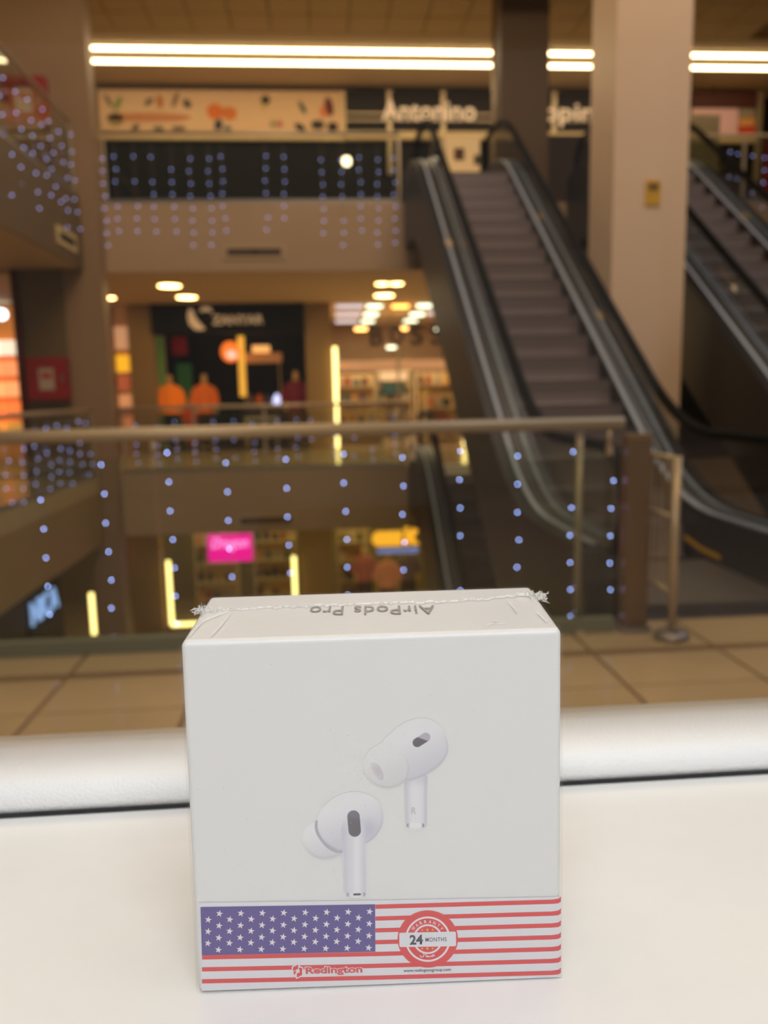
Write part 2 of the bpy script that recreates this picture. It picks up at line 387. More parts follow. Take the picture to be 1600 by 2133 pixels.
# short barred barrier
fb = empty('barrier', (1.74, 3.77, 0), 'short barrier of thin vertical bars with round-footed end post', 'barrier')
MB().tube([(0, 0, 0.02), (0, 0, 0.93)], 0.021, 12).build('end_post', M['brass'], fb, smooth=True)
MB().lathe([(0.085, 0), (0.085, 0.028), (0.07, 0.04), (0.03, 0.05)], 20).build('foot', M['steel'], fb, smooth=True)
for z, n in ((0.915, 'top_rail'), (0.62, 'middle_rail'), (0.235, 'bottom_rail')):
    MB().tube([(0, 0, z), (0, 0.42, z)], 0.015, 8).build(n, M['brass'], fb, smooth=True)
bm_ = MB().tube([(0, 0, 0.235), (0, 0, 0.915)], 0.007, 6).mesh('bar', M['brass'])
for i in range(1, 6): inst('bar', bm_, (0, i*0.07, 0), fb)
MB().tube([(0, 0.42, 0.0), (0, 0.42, 0.93)], 0.018, 10).build('rear_post', M['brass'], fb, smooth=True)
# dark landing floor behind
struct('floor_landing', M['dark_floor'], 1.45, 8.0, 4.1, 5.35, -1.0, 0.0)

# ================================================================ ESCALATORS
TAN = math.tan(math.radians(35.2)); Y0 = 5.75; RISE = 4.35; YT = Y0 + RISE/TAN
def prof(low, off, y_a=4.5, y_b=13.4, ds=0.6):
    """(Y,z) polyline: flat, smooth bend, incline, bend, flat; off = height above nose line on the incline"""
    yb = Y0 + (low-off)/TAN; yt = Y0 + (RISE+low-off)/TAN
    P = [(y_a, low)]
    for k in range(9):
        t = k/8; y = yb-ds + 2*ds*t; P.append((y, low + TAN*ds*t*t))
    for k in range(9):
        t = k/8; y = yt-ds + 2*ds*t; z = RISE+low - TAN*ds*(1-t)**2; P.append((y, z))
    P.append((y_b, RISE+low)); return P
def resample(P, ys):
    return [(y, float(np.interp(y, [p[0] for p in P], [p[1] for p in P]))) for y in ys]
YS = [4.45, 4.9] + list(np.linspace(5.0, 6.6, 9)) + list(np.linspace(7.0, 11.0, 6)) + list(np.linspace(11.3, 13.0, 9)) + [13.4]
def escalator(x0, label, dz=0.0, xo=0.0):
    """x0: centre line of the handrail on the left"""
    W = 1.27; t = empty('escalator', (x0, 0, dz), label, 'escalator')
    sl = W/2-0.5; sr = W/2+0.5
    # steps
    h = TAN*0.32
    st = MB().prism([(0, 0), (0.012, 0.02), (0.02, 0.10), (0.008, h-0.012), (0, h), (0.33, h), (0.33, h-0.03), (0.04, h-0.03), (0.04, 0)], sl+.01, sr-.01)
    sme = st.mesh('step', M['riser']); sme.materials.append(M['tread'])
    for p in sme.polygons:
        if abs(p.normal.z) > 0.9: p.material_index = 1
    gr = MB()
    n = int(RISE/h)+1
    for k in range(-1, n+1):
        z = k*h; z = min(max(z, -h), RISE-h)
        s = inst('step', sme, (0, Y0+0.32*k, z), t)
    for k in range(1, 5): inst('step', sme, (0, Y0+0.32*(n+k)-0.02, RISE-h-0.002*k), t)
    # comb plates
    B('landing_plate', M['steel'], t, sl-.1, sr+.1, 4.3, 5.45, 0.0, 0.03)
    B('comb', M['skirt'], t, sl, sr, 5.42, 5.47, 0.03, 0.045)
    B('landing_plate', M['steel'], t, sl-.1, sr+.1, 13.35, 13.6, RISE-.02, RISE+.012)
    deck = resample(prof(0.36, 0.22), YS); low = resample(prof(0.0, -0.12), YS); rail = prof(0.93, 0.72)
    und = [(y, z-0.75) for y, z in resample(prof(0.0, -0.12), YS)]
    for s, xa in ((-1, 0.0), (1, W)):
        inn = 0.135*(-s)
        xg = xa - .07*s
        a, b = sorted((xa, xa+inn)); c, d = sorted((xa, xa-inn*1.2))
        MB().band(deck, [(y, z-0.03) for y, z in deck], a, b).build('inner_deck', M['steel_b'], t)
        MB().band([(y, z+.004) for y, z in deck], [(y, z-0.03) for y, z in deck], c, d).build('outer_deck', M['truss'], t)
        e, f = sorted((xa+inn, xa+inn*0.9))
        MB().band([(y, z-0.005) for y, z in deck], low, e, f).build('skirt', M['skirt'], t)
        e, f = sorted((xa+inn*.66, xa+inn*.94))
        MB().band([(y, z+.012) for y, z in deck], [(y, z-0.01) for y, z in deck], e, f).build('deck_glint', M['bright'], t)  # thin strip shaped to stand in for the deck's bright reflection
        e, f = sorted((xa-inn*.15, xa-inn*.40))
        MB().band([(y, z+.014) for y, z in deck], [(y, z-0.005) for y, z in deck], e, f).build('deck_glint', M['bright'], t)
        e, f = sorted((xa+inn*1.06, xa+inn*1.02)); pl = [(5.2, .07), (5.5, .08), (5.75, .12)]
        MB().band([(y, z+.03) for y, z in pl], pl, e, f).build('safety_line', M['yellow'], t)
        e, f = sorted((xa-inn*1.2, xa-inn*1.1))
        MB().band([(y, z-0.003) for y, z in deck], und, e, f).build('side_cladding', M['truss'], t)
        # glass
        gt = resample(rail, YS); MB().band([(y, z-.02) for y, z in gt], deck, xg-.005, xg+.005).build('glass_balustrade', M['escglass'], t)
        # handrail with newel return
        path = []
        R_ = 0.32
        for k in range(9):
            th = PI*k/8; path.append((xg, 4.55 - R_*math.sin(th), 0.93-R_ - R_*math.cos(th)))
        for p in rail[1:-1]: path.append((xg, p[0], p[1]))
        for k in range(9):
            th = PI*k/8; path.append((xg, 13.3 + R_*math.sin(th), RISE+0.93-R_ + R_*math.cos(th)))
        MB().tube(path, 0.036, 8, rx=0.048).build('handrail', M['black'], t, smooth=True)
        nw = [(4.55+0.02, 0.94)] + [(4.55-0.30*math.sin(PI*k/8), 0.63+0.30*math.cos(PI*k/8)) for k in range(9)] + [(4.57, 0.33)]
        MB().prism(nw, xg-.004, xg+.004).build('newel_glass', M['escglass'], t)
        e, f = sorted((xa+inn, xa-inn*1.2))
        MB().prism([(4.22, 0), (4.25, .2), (4.38, .34), (4.5, .36), (4.5, 0)], e, f).build('newel_skirt', M['skirt'], t)
    MB().band(und, [(y, z-.04) for y, z in und], -0.138, W+0.138).build('underside', M['blackpanel'], t)
    for x, yy in ((W-.03, 10.3), (-0.03, 9.7), (W+.05, 8.3)):
        z = float(np.interp(yy, [p[0] for p in deck], [p[1] for p in deck]))
        o = B('yellow_mark', M['yellow'], t, x-.04, x+.04, -.08, .08, 0.0, 0.004)  # flat yellow mark lying on the deck slope
        o.location = (0, yy, z+.004); o.rotation_euler = (math.radians(35.2), 0, 0)
    return t
e1 = escalator(1.60, 'long up escalator in the middle, its steps facing the camera')
e2 = copy_tree(e1); e2.location = (4.30, 0, 0); tag(e2, 'second up escalator at the right edge, beyond the off-white column', 'escalator')
e3 = copy_tree(e1); e3.location = (1.60, 0, ZL); tag(e3, 'lower escalator underneath, seen through the near glass railing', 'escalator')

# ================================================================ ceiling lamps
for i, (y, lab) in enumerate(((16.45, 'front long warm white ceiling strip lamp on the upper floor'), (17.05, 'rear long warm white ceiling strip lamp, the lower one in view'))):
    t = empty('strip_lamp', (2, y, ZC-0.011), lab, 'lamp')
    B('housing', M['trim'], t, -7, 8, -.05, .05, -.03, 0); B('diffuser', M['strip'], t, -6.98, 7.98, -.045, .045, -.06, -.03)
def downlight(x, y, z, label, m='down', r=0.17, group=None):
    t = empty('downlight', (x, y, z), label, 'lamp', group)
    MB().lathe([(r+.03, -.012), (r+.03, 0), (r, 0), (r, -.012)], 20).build('ring', M['trim'], t, smooth=False)
    MB().lathe([(r, -.022), (r, -.012)], 20).build('lens', M[m], t)
    return t
downlight(-2.70, 15.2, ZS, 'round warm downlight above the black shop sign, nearer one', r=.2)
downlight(-2.68, 16.95, ZS, 'round warm downlight above the black shop sign, farther one', r=.2)
downlight(1.20, 15.2, ZS, 'round warm downlight left of a close pair, before the lettered shop', r=.12)
downlight(1.47, 15.2, ZS, 'round warm downlight right of a close pair, before the lettered shop', r=.12)
downlight(1.38, 17.0, ZS, 'round warm downlight behind the close pair of downlights', r=.2)
downlight(5.25, 15.25, ZS, 'round warm downlight seen through the glass of the centre escalator', r=.14)
downlight(-4.26, 16.9, ZS, 'round warm downlight just right of the brown pier', r=.16)
# lower level downlights, small
for (px, py), lab in zip(((152, 1064), (37, 1111), (695, 1025), (407, 1056), (1001, 1017)), ('beside the pier', 'at the far left', 'in the middle', 'over the pink sign', 'under the centre escalator')):
    p = at(px, py, z=-1.08 if px > 200 else -1.13)
    downlight(p.x, min(p.y, 17.5) if p.y > 0 else 15, -1.08 if px > 200 else -1.13, 'small amber downlight of the floor below, ' + lab, 'down2', .07)
# air vents
def vent(x0, x1, z0, z1, label, parts):
    t = empty('air_vent', (x0, YE, z0), label, 'vent'); w = x1-x0; h = z1-z0
    fr = MB().box(-.06, w+.06, -.02, -.001, -.05, 0).box(-.06, w+.06, -.02, -.001, h, h+.05).box(-.06, 0, -.02, -.001, 0, h).box(w, w+.06, -.02, -.001, 0, h)
    fr.build('frame', mat('vent_frame', rgb(186, 160, 130), 0.5), t)
    B('backing', M['blackpanel'], t, 0, w, -.006, -.001, 0, h)
    sl = MB().box(0, w/parts-.03, -.016, -.008, 0, .012).mesh('slat', mat('vent_slat', rgb(110, 90, 70), .5))
    for p in range(parts):
        for k in range(5): inst('slat', sl, (p*w/parts+.015, 0, .008+k*h/5), t)
vent(-1.46, -0.58, 3.52, 3.64, 'two-part air vent in the brown fascia below the upper gallery', 2)
vent(-1.45, -0.57, -0.93, -0.82, 'dark slot air vent in the fascia of this floor', 1)
vl = empty('air_vent', (-3.65, 12.0, 3.5), 'air vent in the left gallery fascia', 'vent')
B('frame', M['soffit'], vl, 0.001, 0.02, -.05, .85, -.05, .2); B('grille', M['blackpanel'], vl, 0.02, 0.024, .05, .75, .02, .13)

# ================================================================ FAR SHOPS, this floor
# black sign band
sg = empty('shop_sign', (-2.0, YF-.12, 2.66), 'black shop sign board with swoosh and pale letters', 'sign')
sub(sg, 'board', M['blackpanel'], -3.68, -0.32, YF-.12, YF+.2, 2.64, ZS)
M['signlet'] = mat('pale_letters', rgb(235, 205, 160), .4, emit=0.16, ecol=(1, .78, .5, 1))
text_fit('lettering', 'ZANYAR', M['signlet'], sg, Vector((0.22, -0.03, 0.26)), WX, WZ, 1.12, 0.20, bold=.02, extrude=.02)
def swoosh(pts, ws):
    v = MB(); L = []; R_ = []
    for i, (p, w_) in enumerate(zip(pts, ws)):
        a = Vector(pts[max(i-1, 0)]); b = Vector(pts[min(i+1, len(pts)-1)]); d = (b-a).normalized(); n = Vector((-d.y, d.x))
        L.append(Vector(p)+n*w_); R_.append(Vector(p)-n*w_)
    poly = [(q.x, q.y) for q in L] + [(q.x, q.y) for q in reversed(R_)]
    return poly
MB().prism(swoosh([(-.80, .50), (-.80, .36), (-.76, .22), (-.66, .12), (-.52, .06)], [.04, .08, .10, .09, .02]), -.05, -.02, 'y').build('swoosh', M['signlet'], sg)
MB().prism(swoosh([(-.60, .46), (-.50, .50), (-.40, .49), (-.33, .43)], [.02, .05, .05, .01]), -.05, -.02, 'y').build('leaf', M['signlet'], sg)
# left shop interior
struct('floor_shop', mat('dark_shop_floor', rgb(60, 48, 36), .4), -3.6, -0.15, YF+.3, 23.5, 0.001, 0.02)
struct('wall_shop_dark', M['blackpanel'], -3.8, -.12, 22.0, 22.1, 0.02, ZS)
def P(px, py, y): return at(px, py, y=y)
def panel(name, m, label, cat, px0, py0, px1, py1, y, d=0.05, z0=None, z1=None, group=None):
    a = P(px0, (py0+py1)/2, y); b = P(px1, (py0+py1)/2, y); t = P((px0+px1)/2, py0, y).z if z1 is None else z1
    u = P((px0+px1)/2, py1, y).z if z0 is None else z0
    o = MB().box(a.x, b.x, y, y+d, u, t).build(name, m, None, bevel=.004)
    return tag(o, label, cat, group)
def emis(name, c, s): return mat(name, c, .5, emit=s, ecol=c)  # glow put into the colour, also for prints and goods that are no lamps
def panel3(name, m, label, cat, px0, py0, px1, py1, y, d=0.05, z0=None, frame=None):
    """framed board: backing, face, edge frame"""
    a = P(px0, (py0+py1)/2, y); b = P(px1, (py0+py1)/2, y); t = P((px0+px1)/2, py0, y).z; u = P((px0+px1)/2, py1, y).z if z0 is None else z0
    e = empty(name, (a.x, y, u), label, cat); w = b.x-a.x; h = t-u; f = min(w, h)*.06
    B('backing', frame or M['blackpanel'], e, 0, w, .01, d, 0, h)
    B('face', m, e, f, w-f, 0, .012, f, h-f)
    MB().box(0, w, -.01, .012, 0, f).box(0, w, -.01, .012, h-f, h).box(0, f, -.01, .012, f, h-f).box(w-f, w, -.01, .012, f, h-f).build('frame', frame or M['blackpanel'], e)
    return e
panel3('green_banner', emis('green_print', rgb(120, 160, 70), .12), 'tall green and white banner at the left edge of the black-signed shop', 'banner', 318, 700, 345, 830, 19.3, z0=.02, frame=M['soffit'])
rp = panel3('red_poster', emis('red_print', rgb(150, 20, 24), .10), 'dark red poster with characters inside the black-signed shop', 'poster', 352, 700, 392, 742, 21.95)
panel3('leaf_poster', emis('leaf_print', rgb(50, 110, 50), .12), 'green leafy poster behind the orange mannequins', 'poster', 366, 755, 402, 810, 21.0, z0=.02)
# round sign with yellow bar
c_ = P(480, 733, 20.0)
rs = empty('round_sign', c_, 'round orange and white lit sign on a yellow post', 'sign')
o = MB().prism([(.23*math.cos(2*PI*k/28), .25*math.sin(2*PI*k/28)) for k in range(28)], -.04, 0, 'y').build('disc', emis('orange_sign', (1.0, .20, .02, 1), 1.0), rs)
MB().prism([(.03+.13*math.cos(2*PI*k/20), -.07+.11*math.sin(2*PI*k/20)) for k in range(20)], -.05, -.041, 'y').build('emblem', emis('cream_sign', (1.0, .6, .45, 1), 1.0), rs)
a = P(497, 735, 20.05)
B('post', emis('yellow_bar', (1.0, .50, .06, 1), .75), rs, .18, .34, 0.0, .05, P(500, 826, 20).z-c_.z, P(500, 700, 20).z-c_.z)
MB().tube([(.26, .06, .02-c_.z), (.26, .06, -.3)], .02, 8).build('pole', M['black'], rs)
# counter with lamp
c_ = P(545, 790, 20.3)
ct = empty('service_counter', (c_.x, 20.3, 0.02), 'lit counter with a canopy at the back of the black-signed shop', 'counter')
B('counter', mat('counter_brown', rgb(90, 70, 50), .5), ct, -.55, .6, 0, .6, 0, 1.0, bevel=.01)
B('canopy', emis('warm_canopy', rgb(200, 130, 70), .3), ct, -.45, .5, 0, .5, 2.05, 2.28)
B('lamp', emis('canopy_lamp', rgb(255, 190, 110), .9), ct, -.2, .22, -.02, .3, 2.30, 2.46)
for s in (-.42, .45): B('upright', M['soffit'], ct, s-.02, s+.02, .1, .14, 1.0, 2.05)
for px, c, lab in ((541, rgb(230, 110, 30), 'orange'), (577, rgb(200, 205, 255), 'white'), (522, rgb(120, 90, 70), 'brown'), (559, rgb(70, 70, 80), 'grey')):
    p = P(px, 812, 20.6)
    o = MB().lathe([(.09, 0), (.10, .12), (.06, .2), (.03, .26)], 12).build('bottle', emis('bottle_'+lab, c, 1.6 if lab == 'white' else .1), None, smooth=True)  # white one glows, standing in for a small white light
    o.location = (p.x, 20.45, 1.0205); tag(o, lab + ' bottle standing on the counter of the black-signed shop', 'bottle')
# mannequins: one skinned body each, with clothes as children
def skin_body(name, joints, edges, radii, m, loc, rz, label, cat, scale=1.0):
    me = bpy.data.meshes.new(name); me.from_pydata([Vector(j)*scale for j in joints], edges, []); me.materials.append(m)
    o = bpy.data.objects.new(name, me); C.objects.link(o)
    md = o.modifiers.new('skin', 'SKIN'); md.use_smooth_shade = True
    for i, r in enumerate(radii):
        sv = me.skin_vertices[0].data[i]; sv.radius = (r[0]*scale, r[1]*scale)
    me.skin_vertices[0].data[0].use_root = True
    s = o.modifiers.new('sub', 'SUBSURF'); s.levels = 1; s.render_levels = 2
    dg = bpy.context.evaluated_depsgraph_get(); dg.update()
    nm = bpy.data.meshes.new_from_object(o.evaluated_get(dg)); bpy.data.objects.remove(o)
    nm.polygons.foreach_set('use_smooth', [True]*len(nm.polygons))
    o = bpy.data.objects.new(name, nm); C.objects.link(o); o.location = loc; o.rotation_euler = (0, 0, rz)
    if not nm.materials: nm.materials.append(m)
    return tag(o, label, cat)
J = [(0,0,.95),(0,0,1.15),(0,.01,1.38),(0,0,1.52),(0,-.01,1.62),(0,-.01,1.76),
     (.17,0,1.42),(.25,.02,1.16),(.24,-.06,.92),(-.17,0,1.42),(-.25,.02,1.16),(-.24,-.06,.92),
     (.1,0,.88),(.11,-.01,.5),(.11,.02,.09),(.11,-.1,.03),(-.1,0,.88),(-.11,-.01,.5),(-.11,.02,.09),(-.11,-.1,.03),(.24,-.09,.82),(-.24,-.09,.82)]
ED = [(0,1),(1,2),(2,3),(3,4),(4,5),(2,6),(6,7),(7,8),(2,9),(9,10),(10,11),(0,12),(12,13),(13,14),(14,15),(0,16),(16,17),(17,18),(18,19),(8,20),(11,21)]
RA = [(.15,.11),(.13,.10),(.16,.11),(.06,.06),(.07,.08),(.08,.09),(.07,.07),(.05,.05),(.035,.035),(.07,.07),(.05,.05),(.035,.035),(.09,.09),(.06,.06),(.045,.045),(.04,.03),(.09,.09),(.06,.06),(.045,.045),(.04,.03),(.03,.02),(.03,.02)]
M['manne'] = mat('mannequin_skin', rgb(236, 196, 130), .4)
def mannequin(px, y, sh, tr, label, rz=0, sc_=1.0, z0=.02, emi=.25):
    c = P(px, 780, y)
    b = skin_body('mannequin', J, ED, RA, M['manne'], (c.x, y, z0), rz, label, 'mannequin', sc_)
    ms = mat('top_cloth', sh, .8, emit=emi, ecol=sh) ; mt = mat('trouser_cloth', tr, .8, emit=emi*.5, ecol=tr)  # cloth glows by itself, light put into its colour
    def limb(name, pts, rs, m):
        base = len(pts); mb = MB()
        for i in range(base-1):
            a = Vector(pts[i]); b2 = Vector(pts[i+1])
        k = MB(); n = 14
        for i, p in enumerate(pts):
            for j in range(n):
                t = 2*PI*j/n; k.v.append((p[0]+rs[i][0]*math.cos(t), p[1]+rs[i][1]*math.sin(t), p[2]))
        for i in range(base-1):
            for j in range(n): k.f.append((i*n+j, i*n+(j+1) % n, (i+1)*n+(j+1) % n, (i+1)*n+j))
        return k
    k = limb('s', [(0,0,.86),(0,0,1.0),(0,0,1.2),(0,.01,1.38),(0,.01,1.48),(0,0,1.53)], [(.2,.15),(.18,.14),(.18,.14),(.22,.15),(.17,.12),(.07,.08)], ms)
    for s in (-1, 1):
        q = limb('a', [(s*.27,.0,1.05),(s*.27,.02,1.16),(s*.22,.01,1.36),(s*.15,0,1.47)], [(.075,.075),(.08,.08),(.09,.09),(.06,.07)], ms)
        n0 = len(k.v); k.v += q.v; k.f += [tuple(i+n0 for i in f) for f in q.f]
    k.build('shirt', ms, b, smooth=True).scale = (sc_,)*3
    k = limb('t', [(0,0,.78),(0,0,.98)], [(.18,.14),(.17,.13)], mt)
    for s in (-1, 1):
        q = limb('l', [(s*.11,.01,.14),(s*.11,0,.5),(s*.09,0,.88)], [(.075,.08),(.085,.09),(.10,.11)], mt)
        n0 = len(k.v); k.v += q.v; k.f += [tuple(i+n0 for i in f) for f in q.f]
    k.build('trousers', mt, b, smooth=True).scale = (sc_,)*3
    return b
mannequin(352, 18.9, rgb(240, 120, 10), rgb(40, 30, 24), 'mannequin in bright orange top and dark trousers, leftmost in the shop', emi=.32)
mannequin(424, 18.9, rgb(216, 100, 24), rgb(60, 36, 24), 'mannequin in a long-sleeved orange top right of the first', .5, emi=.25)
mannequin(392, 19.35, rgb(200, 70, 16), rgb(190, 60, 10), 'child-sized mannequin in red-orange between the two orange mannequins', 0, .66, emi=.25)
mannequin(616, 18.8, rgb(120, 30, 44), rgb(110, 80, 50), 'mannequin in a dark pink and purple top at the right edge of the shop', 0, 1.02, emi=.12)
# display table
c_ = P(545, 850, 19.4)
tb = empty('display_table', (c_.x, 19.4, .02), 'low display table with a pale top in the black-signed shop', 'table')
B('tabletop', emis('pale_top', rgb(200, 190, 150), .12), tb, -.4, .4, -.25, .25, .66, .70)
for sx in (-.36, .36):
    for sy in (-.21, .21): B('leg', M['soffit'], tb, sx-.02, sx+.02, sy-.02, sy+.02, 0, .66)

# narrow lit display between pier and black-signed shop
ds = empty('display_case', (-4.42, YF+.1, 0), 'narrow lit display case of stacked goods right of the pier', 'display case')
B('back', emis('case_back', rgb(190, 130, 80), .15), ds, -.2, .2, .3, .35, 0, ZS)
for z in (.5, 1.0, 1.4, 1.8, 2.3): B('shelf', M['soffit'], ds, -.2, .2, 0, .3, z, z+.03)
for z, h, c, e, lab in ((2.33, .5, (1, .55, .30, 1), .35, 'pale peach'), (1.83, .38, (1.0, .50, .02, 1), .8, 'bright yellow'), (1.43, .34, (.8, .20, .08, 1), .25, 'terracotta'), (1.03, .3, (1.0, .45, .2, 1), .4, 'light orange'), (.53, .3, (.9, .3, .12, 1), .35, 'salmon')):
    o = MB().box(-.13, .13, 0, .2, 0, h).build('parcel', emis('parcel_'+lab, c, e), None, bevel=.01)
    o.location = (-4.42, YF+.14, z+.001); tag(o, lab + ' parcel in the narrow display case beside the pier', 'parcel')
# sliver of a bright shop at far left
bs = empty('shelf_unit', (-7.05, YF, 0), 'brightly lit shelf unit at the extreme left beyond the red pipe', 'shelf')
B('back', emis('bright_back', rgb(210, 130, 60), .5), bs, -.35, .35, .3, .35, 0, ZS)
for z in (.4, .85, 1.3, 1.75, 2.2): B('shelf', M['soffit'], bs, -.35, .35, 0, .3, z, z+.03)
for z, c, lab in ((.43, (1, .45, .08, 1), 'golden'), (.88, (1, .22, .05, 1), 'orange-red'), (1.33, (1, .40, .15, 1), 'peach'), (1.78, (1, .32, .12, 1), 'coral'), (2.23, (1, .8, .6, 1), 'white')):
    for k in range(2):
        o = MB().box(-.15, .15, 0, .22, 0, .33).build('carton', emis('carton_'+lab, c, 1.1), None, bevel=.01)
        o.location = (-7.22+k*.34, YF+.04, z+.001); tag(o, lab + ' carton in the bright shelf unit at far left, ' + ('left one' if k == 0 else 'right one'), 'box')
o = MB().lathe([(.0, -.12), (.09, -.08), (.12, 0), (.09, .08), (0, .12)], 14).build('globe_lamp', emis('globe', (.9, .95, 1, 1), 4), None, smooth=True)
o.location = P(3, 655, 17.6); tag(o, 'white globe lamp at the extreme left edge, above the bright shelves', 'lamp')

# lettered shop (BOSS)
sb = empty('shop_letters', (1.95, YF, 2.5), 'dark hanging letters BOSS across the lit shop front', 'sign')
for k, ch in enumerate('BOSS'):
    text_fit('letter', ch, mat('dark_letter', rgb(52, 36, 24), .5), sb, Vector((-.66+.46*k, 0, 0.04)), WX, WZ, .30, .46, bold=.03, extrude=.03)
B('rail', M['brass'], sb, -.95, 1.0, -.02, .02, .30, .33)
fr = empty('glazed_facade', (0.3, YF-.05, 0), 'lit glass shop front with yellow light tubes round its frame', 'shop front')
B('glass_pane', M['shopglass'], fr, .08, 1.45, .05, .06, .1, 2.3); B('glass_pane', M['shopglass'], fr, 1.5, 2.95, .05, .06, .1, 2.3)
B('mullion', M['brass'], fr, 1.45, 1.5, .03, .08, .0, 2.3)
B('transom', mat('peach_beam', rgb(226, 170, 120), .5, emit=.2, ecol=(1, .6, .35, 1)), fr, .08, 2.95, .9, 1.3, 1.80, 2.02)
for x, z0, z1 in ((.04, 0.02, 2.3), (2.98, 0.02, 2.3)):
    MB().tube([(x, -.03, z0), (x, -.03, z1)], .045, 10).build('light_tube', M['led'], fr, smooth=True)
# shop ceiling lamps
WHERE = ('front of the long left row', 'middle of the long left row', 'rear of the long left row', 'front of the second row', 'middle of the second row', 'rear of the second row', 'front of the right row', 'middle of the right row', 'rear of the right row', 'front centre', 'low at left', 'low at centre', 'small, right of the right row', 'small, lowest at right', 'lowest, hanging below the letters')
k = 0
for px, py, w_, mm in ((728, 636, .62, 'blueish'), (725, 653, .62, 'blueish'), (722, 668, .6, 'blueish'), (780, 636, .34, 'cool'), (773, 653, .34, 'cool'), (766, 668, .34, 'cool'), (885, 635, .34, 'cool'), (869, 653, .34, 'cool'), (855, 667, .34, 'cool'), (834, 636, .36, 'down2'), (752, 684, .3, 'down2'), (840, 683, .2, 'down2'), (901, 651, .22, 'blueish'), (911, 683, .18, 'cool'), (815, 722, .22, 'cool')):
    p = at(px, py, z=3.2); y = min(max(p.y, 18.7), 23.2)
    if py > 670: p = P(px, py, 21.0); y = 21.0; z = p.z
    else: p = P(px, py, y); z = p.z
    o = empty('ceiling_panel_lamp', (p.x, y, z), ('bluish', 'greenish-white', 'amber')[0 if mm == 'blueish' else 1 if mm == 'cool' else 2] + ' ceiling lamp of the lettered shop, ' + WHERE[k], 'lamp', 'ceiling lamps in the lettered shop'); k += 1
    B('housing', M['trim'], o, -w_/2-.02, w_/2+.02, -.14, .14, 0, .03); B('lens', M[mm], o, -w_/2, w_/2, -.12, .12, -.05, 0)
    if z < 3.0: MB().tube([(0, 0, .03), (0, 0, ZS-z)], .006, 6).build('cord', M['black'], o)
# shelves and goods
cols = [rgb(150, 60, 40), rgb(200, 180, 150), rgb(60, 90, 90), rgb(190, 140, 60), rgb(90, 60, 90), rgb(70, 90, 60), rgb(40, 40, 60), rgb(210, 120, 90), rgb(160, 150, 130), rgb(90, 50, 40)]
gm = [mat('goods_%d' % i, c, .5) for i, c in enumerate(cols)]
bott = [MB().lathe([(.06, 0), (.065, .02), (.065, .16), (.025, .2), (.025, .26)], 10).mesh('bottle', g, True) for g in gm]
boxm = [MB().box(-.08, .08, -.06, .06, 0, .22).mesh('carton', g) for g in gm]
rnd = random.Random(3)
CN = ('terracotta', 'cream', 'teal', 'ochre', 'plum', 'green', 'navy', 'salmon', 'grey', 'brown')
ORD = ('lowest', 'second', 'third', 'fourth', 'top')
def shelf_unit(x0, x1, y, zs, label, group, z0=.02, names=('bottle', 'carton')):
    t = empty('shelf_unit', (x0, y, z0), label, 'shelf'); w_ = x1-x0
    for s in (0, w_-.03): B('side', M['soffit'], t, s, s+.03, 0, .35, 0, zs[-1]+.35)
    B('back', mat('shelf_back', rgb(214, 184, 130), .6), t, .03, w_-.03, .33, .35, 0, zs[-1]+.35)
    for z in zs:
        B('shelf', M['soffit'], t, .03, w_-.03, 0, .33, z, z+.025)
        x = .12
        while x < w_-.12:
            i = rnd.randrange(len(gm)); bt = rnd.random() < .5
            o = inst(names[0] if bt else names[1], (bott if bt else boxm)[i], (x0+x, y+.14, z0+z+.0255))
            o.scale = (1, 1, rnd.uniform(.7, 1.15))
            tag(o, CN[i] + (' bottle' if bt else ' carton') + (' at left' if x < w_*.36 else ' at centre' if x < w_*.66 else ' at right') + ' on the ' + ORD[zs.index(z)] + ' board of the ' + group, 'bottle' if bt else 'box', group + (' bottles' if bt else ' cartons')); x += rnd.uniform(.19, .26)
shelf_unit(.35, 1.45, 21.6, (.2, .6, 1.0, 1.4), 'goods shelf at the back left of the lettered shop', 'lettered shop back left shelf')
shelf_unit(1.55, 2.55, 22.4, (.2, .6, 1.0, 1.4, 1.8), 'goods shelf at the back middle of the lettered shop', 'lettered shop back middle shelf')
shelf_unit(2.45, 3.4, 20.4, (.2, .6, 1.0, 1.4), 'goods shelf at the right of the lettered shop', 'lettered shop right shelf')
shelf_unit(.4, 1.5, 19.3, (.15, .5), 'low goods shelf at the window of the lettered shop', 'lettered shop window shelf')
shelf_unit(2.5, 3.3, 19.0, (.15, .5, .85), 'low goods shelf by the right tube of the lettered shop', 'lettered shop front right shelf')
panel3('white_board', emis('white_board_face', rgb(226, 200, 170), .25), 'white board above the middle shelf of the lettered shop', 'board', 790, 772, 850, 793, 21.2, frame=M['soffit'])
scr = panel3('screen', mat('blue_green_screen', rgb(60, 92, 92), .3), 'dark blue-green framed display in the middle of the lettered shop', 'screen', 795, 796, 842, 822, 21.2)
MB().tube([(.25, .03, .02-scr.location.z), (.25, .03, .02)], .025, 8).build('stand', M['black'], scr)
panel3('yellow_banner', emis('yellow_banner_face', rgb(190, 160, 40), .15), 'narrow yellow banner in the lettered shop', 'banner', 880, 810, 895, 880, 19.6, z0=.02, frame=M['soffit'])

